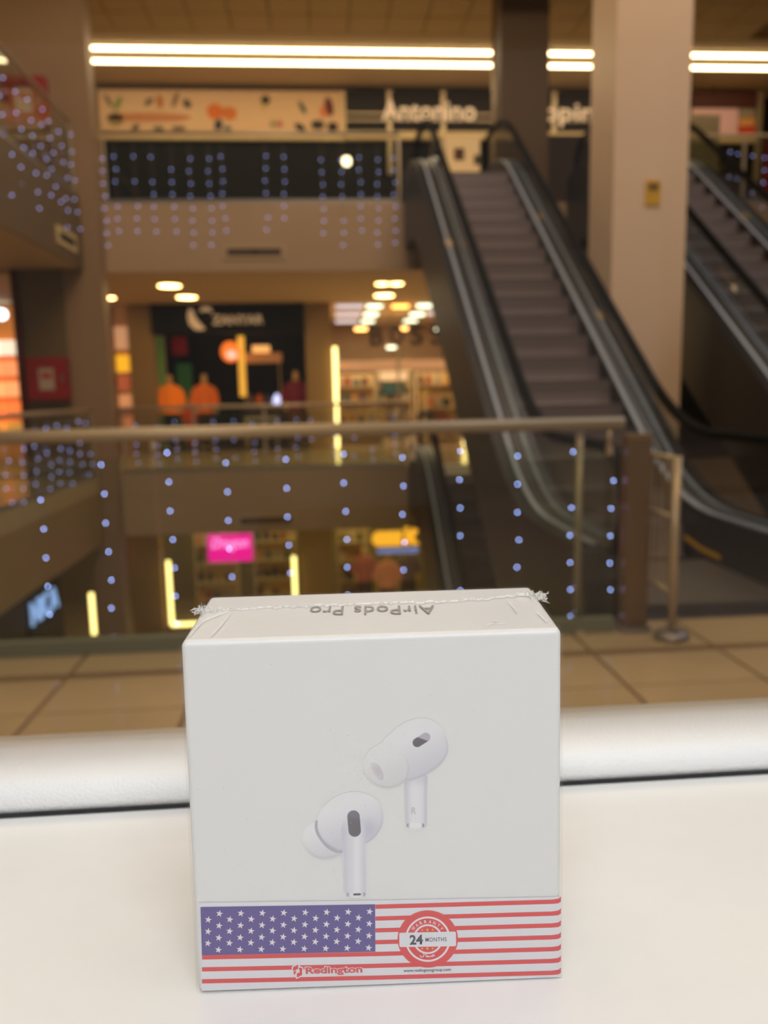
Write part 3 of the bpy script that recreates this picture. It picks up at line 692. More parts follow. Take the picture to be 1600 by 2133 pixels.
# ================================================================ UPPER FLOOR
bn = empty('banner', (-4.5, YF-.05, 6.86), 'long beige advertising banner with small colourful pictures on the upper floor', 'banner')
B('sheet', emis('banner_beige', rgb(206, 168, 120), .11), bn, 0, 5.14, 0, .04, 0, .84)
B('frame', M['soffit'], bn, -.04, 5.2, -.03, .04, -.16, 0); B('frame', M['soffit'], bn, 5.14, 5.22, -.03, .04, 0, .84)
def blob(px, py, w_, h_, c, rot=0, sides=14, name='picture'):
    p = P(px, py, YF-.06) - bn.location
    MB().prism([(p.x+(w_*math.cos(t)*math.cos(rot)-h_*math.sin(t)*math.sin(rot)), p.z+(w_*math.cos(t)*math.sin(rot)+h_*math.sin(t)*math.cos(rot))) for t in [2*PI*k/sides for k in range(sides)]], -.012, 0, 'y').build(name, mat('ink', c, .7), bn)
for a in ((246, 215, .05, .16, rgb(120, 150, 50), -.5), (226, 210, .04, .15, rgb(110, 100, 80), .5), (240, 248, .16, .13, rgb(150, 130, 80), 0), (310, 212, .12, .06, rgb(120, 110, 80), .6), (333, 212, .07, .14, rgb(190, 120, 50), 0), (365, 208, .05, .17, rgb(130, 110, 80), -.4), (390, 216, .1, .08, rgb(90, 80, 70), -.8), (310, 244, .9, .09, rgb(200, 135, 85), 0), (282, 266, .1, .06, rgb(100, 85, 60), .6), (330, 268, .12, .05, rgb(90, 85, 70), 0), (372, 267, .16, .05, rgb(120, 100, 70), 0), (448, 232, .18, .16, rgb(220, 115, 25), 0), (478, 236, .16, .14, rgb(215, 120, 40), 0), (455, 260, .12, .09, rgb(50, 55, 60), 1.2), (474, 267, .08, .05, rgb(70, 85, 100), 0), (553, 208, .10, .09, rgb(45, 48, 40), 0), (549, 222, .05, .05, rgb(190, 170, 60), 0), (630, 224, .05, .15, rgb(50, 90, 60), .5), (582, 258, .08, .08, rgb(190, 120, 100), 0), (568, 258, .05, .09, rgb(150, 150, 100), 0), (625, 265, .13, .07, rgb(40, 40, 38), -.5), (662, 260, .15, .1, rgb(50, 45, 38), 0), (686, 222, .09, .2, rgb(110, 50, 35), .2), (693, 264, .12, .1, rgb(45, 30, 25), 0), (675, 232, .1, .13, rgb(215, 130, 80), 0)):
    blob(a[0], a[1], a[2], a[3], a[4], a[5])
ug = empty('sign_frame', (0.72, YF-.02, 6.9), 'dark upper shop front with mullions carrying large white letters', 'sign')
B('dark_band', M['dark'], ug, 0, 6.3, 0.0, .1, 0, .84)
for x in (0.95, 2.13, 3.33, 4.6, 5.7): B('mullion', M['brass'], ug, x-.05, x+.05, -.06, .0, -.9, .84)
B('sill_beam', M['soffit'], ug, 0, 6.3, -.08, .1, -.17, -.02)
M['uplet'] = mat('white_letters', rgb(240, 214, 180), .4, emit=.22, ecol=(1, .8, .58, 1))
for zz in (.34, .20): B('letter_rail', M['brass'], ug, 0, 5.7, -.09, -.065, zz-.012, zz+.012)
text_fit('lettering', 'Antonino', M['uplet'], ug, Vector((P(893, 235, 18.2).x-.72, -.12, P(893, 232, 18.2).z-6.9)), WX, WZ, 2.05, .42, bold=.01, extrude=.02)
text_fit('lettering', 'Shopping', M['uplet'], ug, Vector((P(1152, 235, 18.2).x-.72, -.12, P(1152, 240, 18.2).z-6.9)), WX, WZ, 2.45, .50, bold=.01, extrude=.02)
struct('wall_upper_glazing', M['blackpanel'], -4.5, 3.3, YF+.05, YF+.1, ZU, 6.68)
struct('wall_upper_right', mat('dark_brown_panel', rgb(60, 38, 22), .6), 4.1, 6.4, 15.2, 15.3, ZU, 5.9)
# white poster board behind escalator top
c0 = P(930, 285, 15.6); c1 = P(1000, 365, 15.6)
pb = empty('poster_board', ((c0.x+c1.x)/2, 15.6, ZU), 'pale poster board standing at the top of the centre escalator', 'poster')
hw = (c1.x-c0.x)/2
B('board', emis('poster_cream', rgb(230, 190, 130), .4), pb, -hw, hw, 0, .04, c1.z-ZU-.3, c0.z-ZU, bevel=.004)  # glow put into the board to make it look lit
B('picture', mat('poster_brown', rgb(120, 80, 60), .6), pb, -.18, .02, -.006, 0, c0.z-ZU-.42, c0.z-ZU-.2)
B('picture', mat('poster_grey', rgb(110, 90, 70), .6), pb, .2, .38, -.006, 0, c0.z-ZU-.5, c0.z-ZU-.32)
for s in (-hw+.03, hw-.03): B('leg', M['brass'], pb, s-.015, s+.015, .04, .07, 0, c0.z-ZU-.1)
for px, py, lab in ((722, 336, 'bright white spotlight glowing in the dark upper glazing'), ):
    o = empty('spotlight', P(px, py, YF-.10), lab, 'lamp')
    MB().lathe([(0, -.10), (.07, -.08), (.10, 0), (.07, .08), (0, .10)], 14).build('lamp_globe', emis('spot_globe', (1, .78, .5, 1), 5), o, smooth=True)
    MB().tube([(0, .05, 0), (0, .15, 0)], .02, 8).build('bracket', M['black'], o)
# upper right shop
ur = empty('shop_sign', (P(1440, 240, YF).x, YF-.04, P(1440, 287, YF).z), 'pale pink shop sign with a red and orange end on the upper floor, far right', 'sign')
U0 = ur.location; wR = P(1590, 240, YF).x-U0.x; hR = P(1500, 190, YF).z-U0.z
B('panel', emis('pink_panel', rgb(206, 156, 140), .25), ur, 0, wR*.64, 0, .04, .08, hR*.62)
B('picture', mat('dark_red_print', rgb(90, 40, 34), .6), ur, 0, wR*.95, 0, .04, hR*.66, hR)
B('red_stripe', emis('red_p', rgb(190, 60, 30), .2), ur, wR*.66, wR*.88, 0, .04, .08, hR*.24)
B('orange_stripe', emis('orange_p', rgb(206, 140, 70), .2), ur, wR*.66, wR*.88, 0, .04, hR*.26, hR*.42)
B('grey_stripe', emis('grey_p', rgb(150, 130, 100), .12), ur, wR*.66, wR*.88, 0, .04, hR*.44, hR*.62)
B('frame', M['brass'], ur, wR*.9, wR*.97, -.03, .04, -1.7, hR)
for hx in (.5, 1.6): MB().tube([(hx, .02, hR), (hx, .02, ZC-.012-U0.z)], .02, 6).build('hanger', M['black'], ur)
B('beam', M['soffit'], ur, 0, wR*.9, -.03, .04, -.12, .06)
panel('red_drape', mat('deep_red', rgb(120, 20, 22), .6), 'deep red vertical banner at the upper right edge', 'banner', 1592, 290, 1625, 420, 17.0, z0=ZU)
panel('grey_board', mat('pale_grey_board', rgb(150, 140, 120), .6), 'pale grey board below the pink sign at upper right', 'board', 1438, 238, 1500, 286, 17.2, .05, z0=ZU)
# steel post on the upper landing and short lamp box
for px, lab in ((1030, 'slender upper-gallery post above the escalator top'),):
    p = P(px, 300, 14.2)
    tag(MB().tube([(p.x, 14.2, ZU), (p.x, 14.2, ZC-.01)], .045, 10).build('slender_post', M['brass'], None, smooth=True), lab, 'post')

# ================================================================ GROUND FLOOR (below)
ps = empty('lit_sign', (-2.17, 17.9, -2.15), 'bright magenta lit sign with pale script lettering, floor below', 'sign')
B('box', emis('magenta', (1.0, 0.0, .38, 1), .85), ps, -.5, .5, 0, .1, -.33, .3, bevel=.02)
text_fit('lettering', 'Dragon', emis('lilac', (.75, .42, .95, 1), .95), ps, Vector((0.0, -.02, .08)), WX, WZ, .84, .32, bold=.015, extrude=.012, shear=.3)
MB().tube([(-.3, .05, .3), (-.3, .05, 1.06)], .012, 6).build('hanger', M['black'], ps); MB().tube([(.3, .05, .3), (.3, .05, 1.06)], .012, 6).build('hanger', M['black'], ps)
lf = empty('glazed_facade', (-3.58, 17.95, ZL), 'shop window of the floor below outlined by yellow light tubes, under the magenta sign', 'shop front')
B('glass_pane', M['shopglass'], lf, .05, 1.4, .1, .11, .5, 3.0); B('glass_pane', M['shopglass'], lf, 1.45, 2.85, .1, .11, .5, 3.0)
for nm, pts in (('light_tube', [(0, 0, .43), (0, 0, 1.93)]), ('light_tube', [(2.84, 0, .43), (2.84, 0, 1.93)]), ('light_tube', [(0, 0, .43), (2.84, 0, .43)])):
    MB().tube(pts, .045, 10).build(nm, M['led'], lf, smooth=True)
t = MB().tube([(-5.35, 18.0, -4.08), (-5.35, 18.0, -3.12)], .055, 10).build('light_tube', M['led'], None, smooth=True)
tag(t, 'single short yellow vertical light tube at lower left, floor below', 'lamp')
os_ = empty('oval_sign', (-4.68, 17.8, -2.25), 'narrow red and pale vertical lit sign at lower left beside the pier', 'sign')
B('body', emis('coral_lit', (1.0, .22, .12, 1), .55), os_, -.10, .10, 0, .08, -.38, .25, bevel=.03); B('cap', emis('peach_lit', (1, .5, .35, 1), .7), os_, -.09, .09, 0, .08, .26, .42, bevel=.03)
B('arm', M['black'], os_, .1, .24, .02, .06, 0, .03)
ys_ = empty('lit_sign', (1.68, 17.9, -2.2), 'amber lit rounded lettering over a dotted blue strip, floor below', 'sign')
am = emis('amber_lit', (1.0, .46, .03, 1), 1.1)
MB().prism([(-.45+.17*math.cos(t_), .13+.17*math.sin(t_)) for t_ in [PI/2+PI*k/10 for k in range(11)]] + [(.08, -.04), (.08, .30)], -.03, .04, 'y').build('letter', am, ys_)
MB().prism([(.14, -.04), (.24, -.04), (.24, .05), (.36, -.04), (.48, -.02), (.34, .13), (.46, .30), (.34, .36), (.24, .2), (.24, .42), (.14, .42)], -.03, .04, 'y').build('letter', am, ys_)
B('strip', mat('blue_led_strip', rgb(30, 34, 70), .4), ys_, -.5, .46, 0, .05, -.24, -.07)
dm = MB().box(-.012, .012, -.012, 0, -.012, .012).mesh('dot', emis('blue_dot', (.35, .42, .9, 1), 1.5))
for i in range(20):
    for j in range(3): inst('dot', dm, (-.48+i*.048, 0, -.20+j*.045), ys_)
for s in (-.3, .3): MB().tube([(s, .05, .3), (s, .05, 1.12)], .01, 6).build('hanger', M['black'], ys_)
# blue sign on the lower left side wall, facing the atrium
ns = empty('lit_sign', (-4.15, 11.7, -1.73), 'pale blue lit lettering NICA on the left side wall, floor below', 'sign')
B('board', M['blackpanel'], ns, -.045, -.03, -.62, .62, -.3, .3)
text_fit('lettering', 'NICA', emis('ice_blue', (.30, .48, .95, 1), .95), ns, Vector((0, 0, 0)), WY, WZ, 1.1, .34, bold=.0, extrude=.02)
# lower shop contents
shelf_unit(-3.4, -2.3, 20.4, (.3, .8, 1.3, 1.8), 'goods shelf in the shop below, left of the magenta sign', 'lower shop left shelf', z0=ZL)
shelf_unit(-1.9, -.8, 20.6, (.3, .8, 1.3, 1.8), 'goods shelf in the shop below, right of the magenta sign', 'lower shop right shelf', z0=ZL)
shelf_unit(.3, 1.1, 20.0, (.3, .8, 1.3, 1.8), 'goods shelf in the shop below the amber sign', 'lower right shop shelf', z0=ZL)
for px, c, lab in ((808, rgb(190, 120, 80), 'peach top'), (760, rgb(150, 80, 60), 'brick-red top'), (850, rgb(90, 70, 60), 'dark brown top')):
    c_ = at(px, 1200, y={808: 19.0, 760: 19.8, 850: 19.7}[px])
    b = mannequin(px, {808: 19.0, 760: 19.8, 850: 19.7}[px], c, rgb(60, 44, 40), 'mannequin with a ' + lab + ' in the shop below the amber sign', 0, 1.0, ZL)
    b.location.x = c_.x
ob = empty('wall_panel', (-4.15, 9.0, -2.6), 'faint magenta light panel on the lower left side wall', 'panel')
B('panel', emis('dim_magenta', (.45, .05, .25, 1), .22), ob, -.04, -.03, 0.8, 3.4, 1.3, 1.75)

# ================================================================ FAIRY LIGHT CURTAINS
def ico(r, m):
    import bmesh
    bm = bmesh.new(); bmesh.ops.create_icosphere(bm, subdivisions=1, radius=r); me = bpy.data.meshes.new('bulb'); bm.to_mesh(me); bm.free(); me.materials.append(m)
    me.polygons.foreach_set('use_smooth', [True]*len(me.polygons)); return me
BN = ico(0.0042, M['bulb']); BF = ico(0.011, M['bulbfar'])
def string(x, y, ztop, zs, mesh, label, group, wr=.0012, jit=0.0, hook=(0, 0), drop=0.0):
    t = empty('light_string', (x, y, ztop), label, 'string lights', group)
    MB().tube([(hook[0], hook[1], .018), (0, 0, 0), (0, 0, min(zs)-ztop)], wr, 5).build('wire', M['wire'], t)
    for z in zs:
      if rnd.random() >= drop: inst('bulb', mesh, (rnd.uniform(-jit, jit), 0, z-ztop), t)
NTH = 'first second third fourth fifth sixth seventh eighth ninth tenth eleventh twelfth thirteenth fourteenth fifteenth sixteenth seventeenth eighteenth nineteenth twentieth'.split()
ords = ['first', 'second', 'third', 'fourth', 'fifth', 'sixth', 'seventh', 'eighth', 'ninth', 'tenth', 'eleventh']
near = [(80, 980, 1342, 7), (212, 968, 1332, 7), (348, 943, 1304, 7), (470, 964, 1300, 6), (596, 957, 1290, 6), (716, 946, 1290, 6), (838, 953, 1290, 6), (957, 940, 1290, 7), (1080, 950, 1300, 7), (1192, 941, 1286, 7), (1277, 943, 1284, 7)]
for k, (px, ya, yb, n) in enumerate(near):
    a = P(px, ya, 4.0); b = P(px+ (8 if px < 500 else 0), yb, 4.0); n = round((a.z-b.z)/.146)+1
    string(a.x, 4.0, 1.06, [a.z-i*.146 for i in range(n) if a.z-i*.146 > .03], BN, 'string of blue-white fairy lights on the near railing, %s from the left' % ords[k], 'fairy light strings on the near railing', .0009, .006, (0, -.03), .04)
for k, px in enumerate((217, 243, 283, 320, 361, 398, 437, 465, 555, 593, 672, 713, 750, 787, 822)):
    p = P(px, 400, 13.575); z1 = 5.07-rnd.uniform(0, .06); n = rnd.choice((7, 8, 8))
    string(p.x, 13.575, 5.415, [z1-.19*i for i in range(n)], BF, '%s string of blue fairy lights from the left along the far upper railing' % NTH[k], 'fairy light strings on the far upper railing', .002, .02, (0, .04), .08)
for k in range(14):
    y = 7.2+.44*k; z1 = 5.2-rnd.uniform(0, .25)
    string(-3.62, y, 5.415, [z1-.22*i-rnd.uniform(-.04, .04) for i in range(7)], BF, '%s string of blue fairy lights from the left on the upper left gallery' % NTH[k], 'fairy light strings on the upper left gallery', .002, .05, (-.055, 0), .12)
for k in range(9):
    y = 8.9+.47*k; z1 = .93-rnd.uniform(0, .1)
    string(-3.62, y, 1.065, [z1-.16*i for i in range(6)], BF, '%s string of blue fairy lights from the left on the lower left gallery rail' % NTH[k], 'fairy light strings on the left gallery at this floor', .002, .04, (-.055, 0), .15)
for k in range(19):
    x = -3.1+.33*k + rnd.uniform(-.05, .05); z1 = .86-rnd.uniform(0, .1)
    if x > 1.35: break
    string(x, 13.575, 1.065, [z1-.155*i for i in range(5)], BF, '%s string of blue fairy lights from the left on the opposite railing, this floor' % NTH[k], 'fairy light strings on the opposite railing', .002, .02, (0, .04), .12)
for k, px in enumerate((1520, 1536, 1568, 1590)):
    p = P(px, 380, 13.575)
    string(p.x, 13.575, 5.415, [5.15-.2*i-.03*k for i in range(6)], BF, '%s string of blue fairy lights on the upper railing at far right' % NTH[k], 'fairy light strings on the upper right railing', .002, .02, (0, .04), .1)

# ================================================================ FOREGROUND
ZT = HC-.1728
M['counter'] = mat('white_laminate', rgb(229, 228, 226), .32, noise=.012, nscale=90)
# fine specks on the laminate
nt = M['counter'].node_tree
M['frame_w'] = mat('white_powder_coat', rgb(238, 239, 240), .28, bump=.35, bscale=900)
M['card'] = mat('white_card', rgb(228, 228, 228), .42); M['card'].node_tree.nodes['Principled BSDF'].inputs['Coat Weight'].default_value = .3; M['card'].node_tree.nodes['Principled BSDF'].inputs['Coat Roughness'].default_value = .2
ct = empty('counter', (0.1, -0.2, 0.0), 'white laminate counter the box stands on', 'counter')
sub(ct, 'worktop', M['counter'], -1.3, 1.5, -0.5, .3195, ZT-.035, ZT)
sub(ct, 'body', M['counter'], -1.28, 1.48, -0.1, .30, 0.0, ZT-.035)
struct('floor_shop_inside', M['tile'], -3.6, 4, -3.0, .4, -.02, 0)
wf = empty('window_1', (0, 0.32, ZT), None, None); tag(wf, kind='structure')
pr_ = [(0.0012, 0.0016), (0.0006, .004), (0.0008, .007), (.0022, .0100), (.005, .0122), (.009, .0134), (.014, .0139), (.050, .0145), (.050, -.06), (0.0025, -.06), (0.0025, .0006)]
o = MB().prism(pr_, -1.3, 1.5).build('window_frame', M['frame_w'], wf, bevel=0)
for p in o.data.polygons: p.use_smooth = len(p.vertices) == 4
B('gasket', mat('dark_gasket', rgb(38, 40, 42), .7, noise=.3, nscale=200), wf, -1.3, 1.5, -.0006, .0012, -.03, .0009)
wg = B('pane', glass('window_pane', (.985, .985, .975, 1), .012, 0.0), wf, -1.3, 1.5, .038, .044, .014, 2.0)
struct('wall_front', M['cream'], -1.3, 1.5, .33, .42, 0, ZT-.06)

# ---- the box
F0 = {}
zt = ZT+.1069
TL = at(376, 1338, z=zt); TR = at(1170, 1311, z=zt); BL = at(413, 2068, z=ZT+.0002); BR = at(1167, 2036, z=ZT+.0002)
KL = at(437, 1243, z=zt); KR = at(1105, 1222, z=zt)
_n = (BR-BL).cross(TL-BL); _d = ray(1170, 1311); TR = CAM+_d*((BL-CAM).dot(_n)/_d.dot(_n))
KL2 = BL+(KL-TL); KR2 = BR+(KR-TR)
bx = empty('earphone_box', (BL+BR+KL2+KR2)/4, 'white retail box with printed earphones and striped flag sticker on the counter', 'box')
O = bx.location.copy()
# sleeve with rounded edges: rings with rounded corners
mb = MB(); mb.v = [tuple(p-O) for p in (BL, BR, KR2, KL2, TL, TR, KR, KL)]
mb.f = [(0,3,2,1),(4,5,6,7),(0,1,5,4),(1,2,6,5),(2,3,7,6),(3,0,4,7)]
body = mb.build('carton', M['card'], bx, bevel=.0016, seg=5)
body.data.polygons.foreach_set('use_smooth', [True]*6)
wn = body.modifiers.new('wn', 'WEIGHTED_NORMAL')
fo = (BL+BR+TL+TR)/4; fx = ((BR-BL)+(TR-TL)).normalized(); fz = ((TL-BL)+(TR-BR)).normalized(); fn = fx.cross(fz).normalized(); fz = fn.cross(fx) 
if fn.y > 0: fn = -fn
# front-plane frame: exact plane through BL, BR, TL
fn = (BR-BL).cross(TL-BL).normalized()
if fn.y > 0: fn = -fn
fx = (BR-BL).normalized(); fz = fx.cross(-fn).normalized()
if fz.z < 0: fz = -fz
PO = (BL+BR)/2
def FP(px, py, lift=0.0):
    d = ray(px, py); t = (PO-CAM).dot(fn)/d.dot(fn)
    return CAM + d*t + fn*lift - O
def poly(name, pts, m, lift, parent):
    me = bpy.data.meshes.new(name); me.from_pydata([FP(x, y, lift) for x, y in pts], [], [tuple(range(len(pts)))]); me.materials.append(m)
    o = bpy.data.objects.new(name, me); C.objects.link(o); o.parent = parent; return o
def ring(cx, cy, r0, r1, n=64, sx=1.0):
    v = []; f = []
    for k in range(n):
        t = 2*PI*k/n
        v += [(cx+r0*sx*math.cos(t), cy+r0*math.sin(t)), (cx+r1*sx*math.cos(t), cy+r1*math.sin(t))]
    for k in range(n): a = 2*k; b = 2*((k+1) % n); f.append((a, a+1, b+1, b))
    return v, f
def pmesh(name, v, f, m, lift, parent):
    me = bpy.data.meshes.new(name); me.from_pydata([FP(x, y, lift) for x, y in v], [], f); me.materials.append(m)
    o = bpy.data.objects.new(name, me); C.objects.link(o); o.parent = parent; return o
L0 = .00022
st = poly('sticker', [(416, 1879.5), (784, 1874.5), (1169.5, 1867), (1169, 2034), (800, 2049), (420.5, 2063)], mat('sticker_white', rgb(226, 226, 232), .45), L0, bx)
tag(st, 'striped flag warranty sticker')
redm = mat('sticker_red', rgb(222, 84, 86), .45); blum = mat('sticker_blue', rgb(104, 92, 152), .45); whm = mat('sticker_print_white', rgb(232, 226, 230), .45)
edge_y = lambda x: 1887.5+24.6*0
for k in range(7):
    yl = 1893.5+24.9*k; ym = 1887.6+24.6*k; yr = 1876.6+24.65*k; t = 4.4
    if k < 4: pts = [(782, ym-t), (1150, yr+.5-t), (1163, yr-1.5-t), (1168.3, yr-6-t), (1168, yr-4+t), (1163, yr-.5+t), (1150, yr+.7+t), (782, ym+t)]
    else: pts = [(421, yl-t), (782, ym-t), (1150, yr+.5-t), (1163, yr-1.5-t), (1168.3, yr-6-t), (1168, yr-4+t), (1163, yr-.5+t), (1150, yr+.7+t), (782, ym+t), (421.5, yl+t)]
    poly('stripe', pts, redm, L0+.00004, st)
poly('canton', [(418, 1888), (781.5, 1882.5), (782, 1981), (421, 1988.5)], blum, L0+.00005, st)
def star_pts(cx, cy, r, rot=-.2): return [(cx+(r if k % 2 == 0 else r*.40)*math.sin(PI*k/5+rot), cy-(r if k % 2 == 0 else r*.40)*math.cos(PI*k/5+rot)) for k in range(10)]
def star(cx, cy, r, m, lift, parent, name='star', rot=-.2):
    pts = star_pts(cx, cy, r, rot); me = bpy.data.meshes.new(name); v = [FP(cx, cy, lift)]+[FP(x, y, lift) for x, y in pts]
    me.from_pydata(v, [], [(0, 1+k, 1+(k+1) % 10) for k in range(10)]); me.materials.append(m)
    o = bpy.data.objects.new(name, me); C.objects.link(o); o.parent = parent
for row in range(7):
    for c in range(8):
        if row % 2 == 0: x = 457.5+44.65*c - row*.35; y = 1901.7-.6*c+24.3*(row//2)+(.4*row)
        else: x = 434.6+44.65*c - row*.2; y = 1914.4-.6*c+24.5*(row//2)
        star(x, y, 7.7, whm, L0+.00009, st, rot=.18)
# seal
CX, CY = 891.0, 1954.5
def disc(r, sx=1.0, n=64): return [(CX+r*sx*math.cos(2*PI*k/n), CY+r*math.sin(2*PI*k/n)) for k in range(n)]
sl_ = poly('seal', disc(59.5, 1.055), redm, L0+.00009, st); sl_['label'] = 'round red warranty seal'
v, f = ring(CX, CY, 43.2, 47.2); pmesh('seal_ring', v, f, whm, L0+.00013, st)
v, f = ring(CX, CY, 27.2, 31.0); pmesh('seal_ring', v, f, whm, L0+.00013, st)
for dy in (-19.3, 19.3):
    for dx, r in ((-10.8, 2.7), (0, 3.7), (10.8, 2.7)): star(CX+dx-.8, CY+dy-dx*.015, r, mat('gold_print', rgb(240, 190, 90), .45), L0+.00014, st, 'gold_star')
poly('seal_band', [(831.5, 1943), (833.5, 1941), (947, 1938.5), (949.5, 1940.5), (950, 1966.5), (948, 1969), (834, 1970.8), (832, 1969)], mat('band_white', rgb(226, 226, 232), .45), L0+.00018, st)
grym = mat('print_grey', rgb(84, 84, 96), .5)
def ftext(s, cx, cy, w_, h_, m, lift, name='lettering', rot=-.026, parent=None, **k):
    me = text_mesh(s, 1.0, **k); vs = [v.co.copy() for v in me.vertices]
    x0 = min(v.x for v in vs); x1 = max(v.x for v in vs); y0 = min(v.y for v in vs); y1 = max(v.y for v in vs)
    for v, c in zip(me.vertices, vs):
        u = (c.x-(x0+x1)/2)/(x1-x0)*w_; q = -(c.y-(y0+y1)/2)/(y1-y0)*h_
        X = cx + u*math.cos(rot)-q*math.sin(rot); Y = cy + u*math.sin(rot)+q*math.cos(rot)
        v.co = FP(X, Y, lift)
    me.materials.clear(); me.materials.append(m)
    o = bpy.data.objects.new(name, me); C.objects.link(o); o.parent = parent or st; return o
ftext('24', 867, 1955.3, 27.5, 20.5, grym, L0+.00022, bold=.035)
ftext('MONTHS', 908, 1954.8, 44, 8.6, grym, L0+.00022, bold=.008, space=1.1)
for k, ch in enumerate('WARRANTY'):
    th = math.radians(-51 + 103*k/7.0); r = 37.6
    ftext(ch, CX+r*math.sin(th)-.5, CY-r*math.cos(th)+.8, 8.0 if ch == 'W' else 5.6, 6.8, whm, L0+.00022, rot=th-.03, bold=.015)
ftext('www.redingtongroup.com', 890, 2020, 99, 8.0, grym, L0+.0001, bold=.012)
ftext('Redington', 696, 2020.5, 122, 21, whm, L0+.0001, bold=.075)
ftext('Redington', 696, 2020.5, 118, 18, redm, L0+.00016, bold=.028)
poly('logo_outline', [(608, 2012), (623, 2003), (625, 2011), (632, 2013), (632, 2031), (617, 2038), (616, 2030), (608, 2028)], whm, L0+.0001, st)
poly('logo', [(610.5, 2013), (621.5, 2007), (621.5, 2016), (610.5, 2021)], redm, L0+.00016, st)
poly('logo', [(611, 2024), (617, 2018.5), (617, 2022.5), (614, 2029)], redm, L0+.00016, st)
poly('logo', [(623, 2013.5), (629.5, 2014), (629.5, 2029), (618.5, 2034.5), (618.5, 2026), (625, 2023)], redm, L0+.00016, st)
# Arabic-script word as strokes
def stroke(pts, wpx, m, lift, parent, name='script_stroke'):
    L = []; R_ = []
    for i in range(len(pts)):
        a = Vector(pts[max(i-1, 0)]); b = Vector(pts[min(i+1, len(pts)-1)]); d = (b-a).normalized(); n = Vector((-d.y, d.x))*wpx/2
        L.append(Vector(pts[i])+n); R_.append(Vector(pts[i])-n)
    v = [(p.x, p.y) for p in L]+[(p.x, p.y) for p in R_]; n = len(pts)
    pmesh(name, v, [(i, i+1, n+i+1, n+i) for i in range(n-1)], m, lift, parent)
def ap(x, y): return (840+x/12.308, 1870+y/12.308)
for pts in ([ap(520,1395), ap(530,1440), ap(515,1480), ap(480,1495), ap(450,1480), ap(425,1450)], [ap(575,1400), ap(580,1470)],
            [ap(580,1470), ap(610,1490), ap(640,1490), ap(645,1465), ap(620,1460), ap(600,1480)], [ap(640,1480), ap(720,1478), ap(790,1470), ap(800,1440), ap(770,1430), ap(735,1455), ap(715,1478)]):
    stroke(pts, 1.7, whm, L0+.00022, st)

# ---- printed earphones picture: vertex-coloured print on a fine grid
def cr(pts, k=6):
    pts = np.array(pts, float)/4 + np.array([600, 1480]); n = len(pts); out = []
    for i in range(n):
        p0, p1, p2, p3 = pts[(i-1) % n], pts[i], pts[(i+1) % n], pts[(i+2) % n]
        for j in range(k):
            t = j/k
            out.append(.5*((2*p1)+(-p0+p2)*t+(2*p0-5*p1+4*p2-p3)*t*t+(-p0+3*p1-3*p2+p3)*t**3))
    return np.array(out)
GX = np.arange(626, 941, 1.0); GY = np.arange(1490, 1876, 1.0)
X, Y = np.meshgrid(GX, GY); H_, W_ = X.shape
def sdf(pl):
    d = np.full(X.shape, 1e9); ins = np.zeros(X.shape, bool); n = len(pl)
    for i in range(n):
        a = pl[i]; b = pl[(i+1) % n]; e = b-a; L = (e@e)+1e-9
        t = np.clip(((X-a[0])*e[0]+(Y-a[1])*e[1])/L, 0, 1)
        d = np.minimum(d, (X-a[0]-t*e[0])**2+(Y-a[1]-t*e[1])**2)
        c = ((a[1] > Y) != (b[1] > Y)); 
        with np.errstate(divide='ignore', invalid='ignore'):
            xi = (b[0]-a[0])*(Y-a[1])/(b[1]-a[1]+1e-12)+a[0]
        ins ^= c & (X < xi)
    return np.where(ins, -np.sqrt(d), np.sqrt(d))
def ss(a, b, x): t = np.clip((x-a)/(b-a), 0, 1); return t*t*(3-2*t)
WHT = np.array([216, 216, 214.])
img = np.ones((H_, W_, 3))*WHT
alpha = np.zeros((H_, W_))
def paint(col, a):
    global img, alpha
    a3 = a[..., None]; img = img*(1-a3)+col*a3; alpha = np.maximum(alpha, a)
def mixc(c0, c1, t): return np.array(c0, float)*(1-t[..., None])+np.array(c1, float)*t[..., None]
def body_paint(sd, light, dark, gdir, center, ext, rim=(240, 240, 240), rimdark=(180, 180, 192), rw=8):
    u = ((X-center[0])*gdir[0]+(Y-center[1])*gdir[1])/ext
    col = mixc(light, dark, ss(-.6, 1.0, u))
    e = ss(-rw, 0, sd)*.75*ss(-.3, .8, u)
    col = col*(1-e[..., None])+np.array(rimdark, float)*e[..., None]
    paint(col, ss(.7, -.7, sd))
def capsule(a, b, r):
    a = np.array(a)/4+np.array([600, 1480]); b = np.array(b)/4+np.array([600, 1480]); r /= 4; e = b-a
    t = np.clip(((X-a[0])*e[0]+(Y-a[1])*e[1])/(e@e), 0, 1); return np.sqrt((X-a[0]-t*e[0])**2+(Y-a[1]-t*e[1])**2)-r
# right earphone
sd = sdf(cr([(972,545),(1060,560),(1155,535),(1158,700),(1158,930),(1150,965),(1128,981),(1070,988),(1010,982),(986,965),(980,930),(975,700)]))
u = (X-(600+1065/4))/23.0
col = mixc((226,226,230), (198,198,208), ss(.2, .95, np.abs(u+.05))); col = col*(1-(ss(0, .9, 1-np.abs(u-.55)*3)*.35)[..., None])+np.array([236,236,240.])*(ss(0, .9, 1-np.abs(u-.55)*3)*.35)[..., None]
sh = ss(1480+660/4, 1480+560/4, Y)*.45; col = col*(1-sh[..., None])+np.array([186,186,198.])*sh[..., None]
paint(col, ss(.7, -.7, sd))
sb2 = capsule((1010, 955), (1115, 955), 20); paint(mixc((232,232,234), (120,116,120), ss(.55, 1.0, np.abs((X-(600+1062/4))/19.0))), ss(.6, -.6, sb2))
sd = sdf(cr([(800,262),(840,210),(900,153),(970,105),(1050,74),(1130,66),(1200,85),(1262,130),(1308,195),(1333,270),(1332,345),(1302,410),(1255,462),(1190,510),(1130,545),(1060,570),(1000,582),(940,540),(860,400)]))
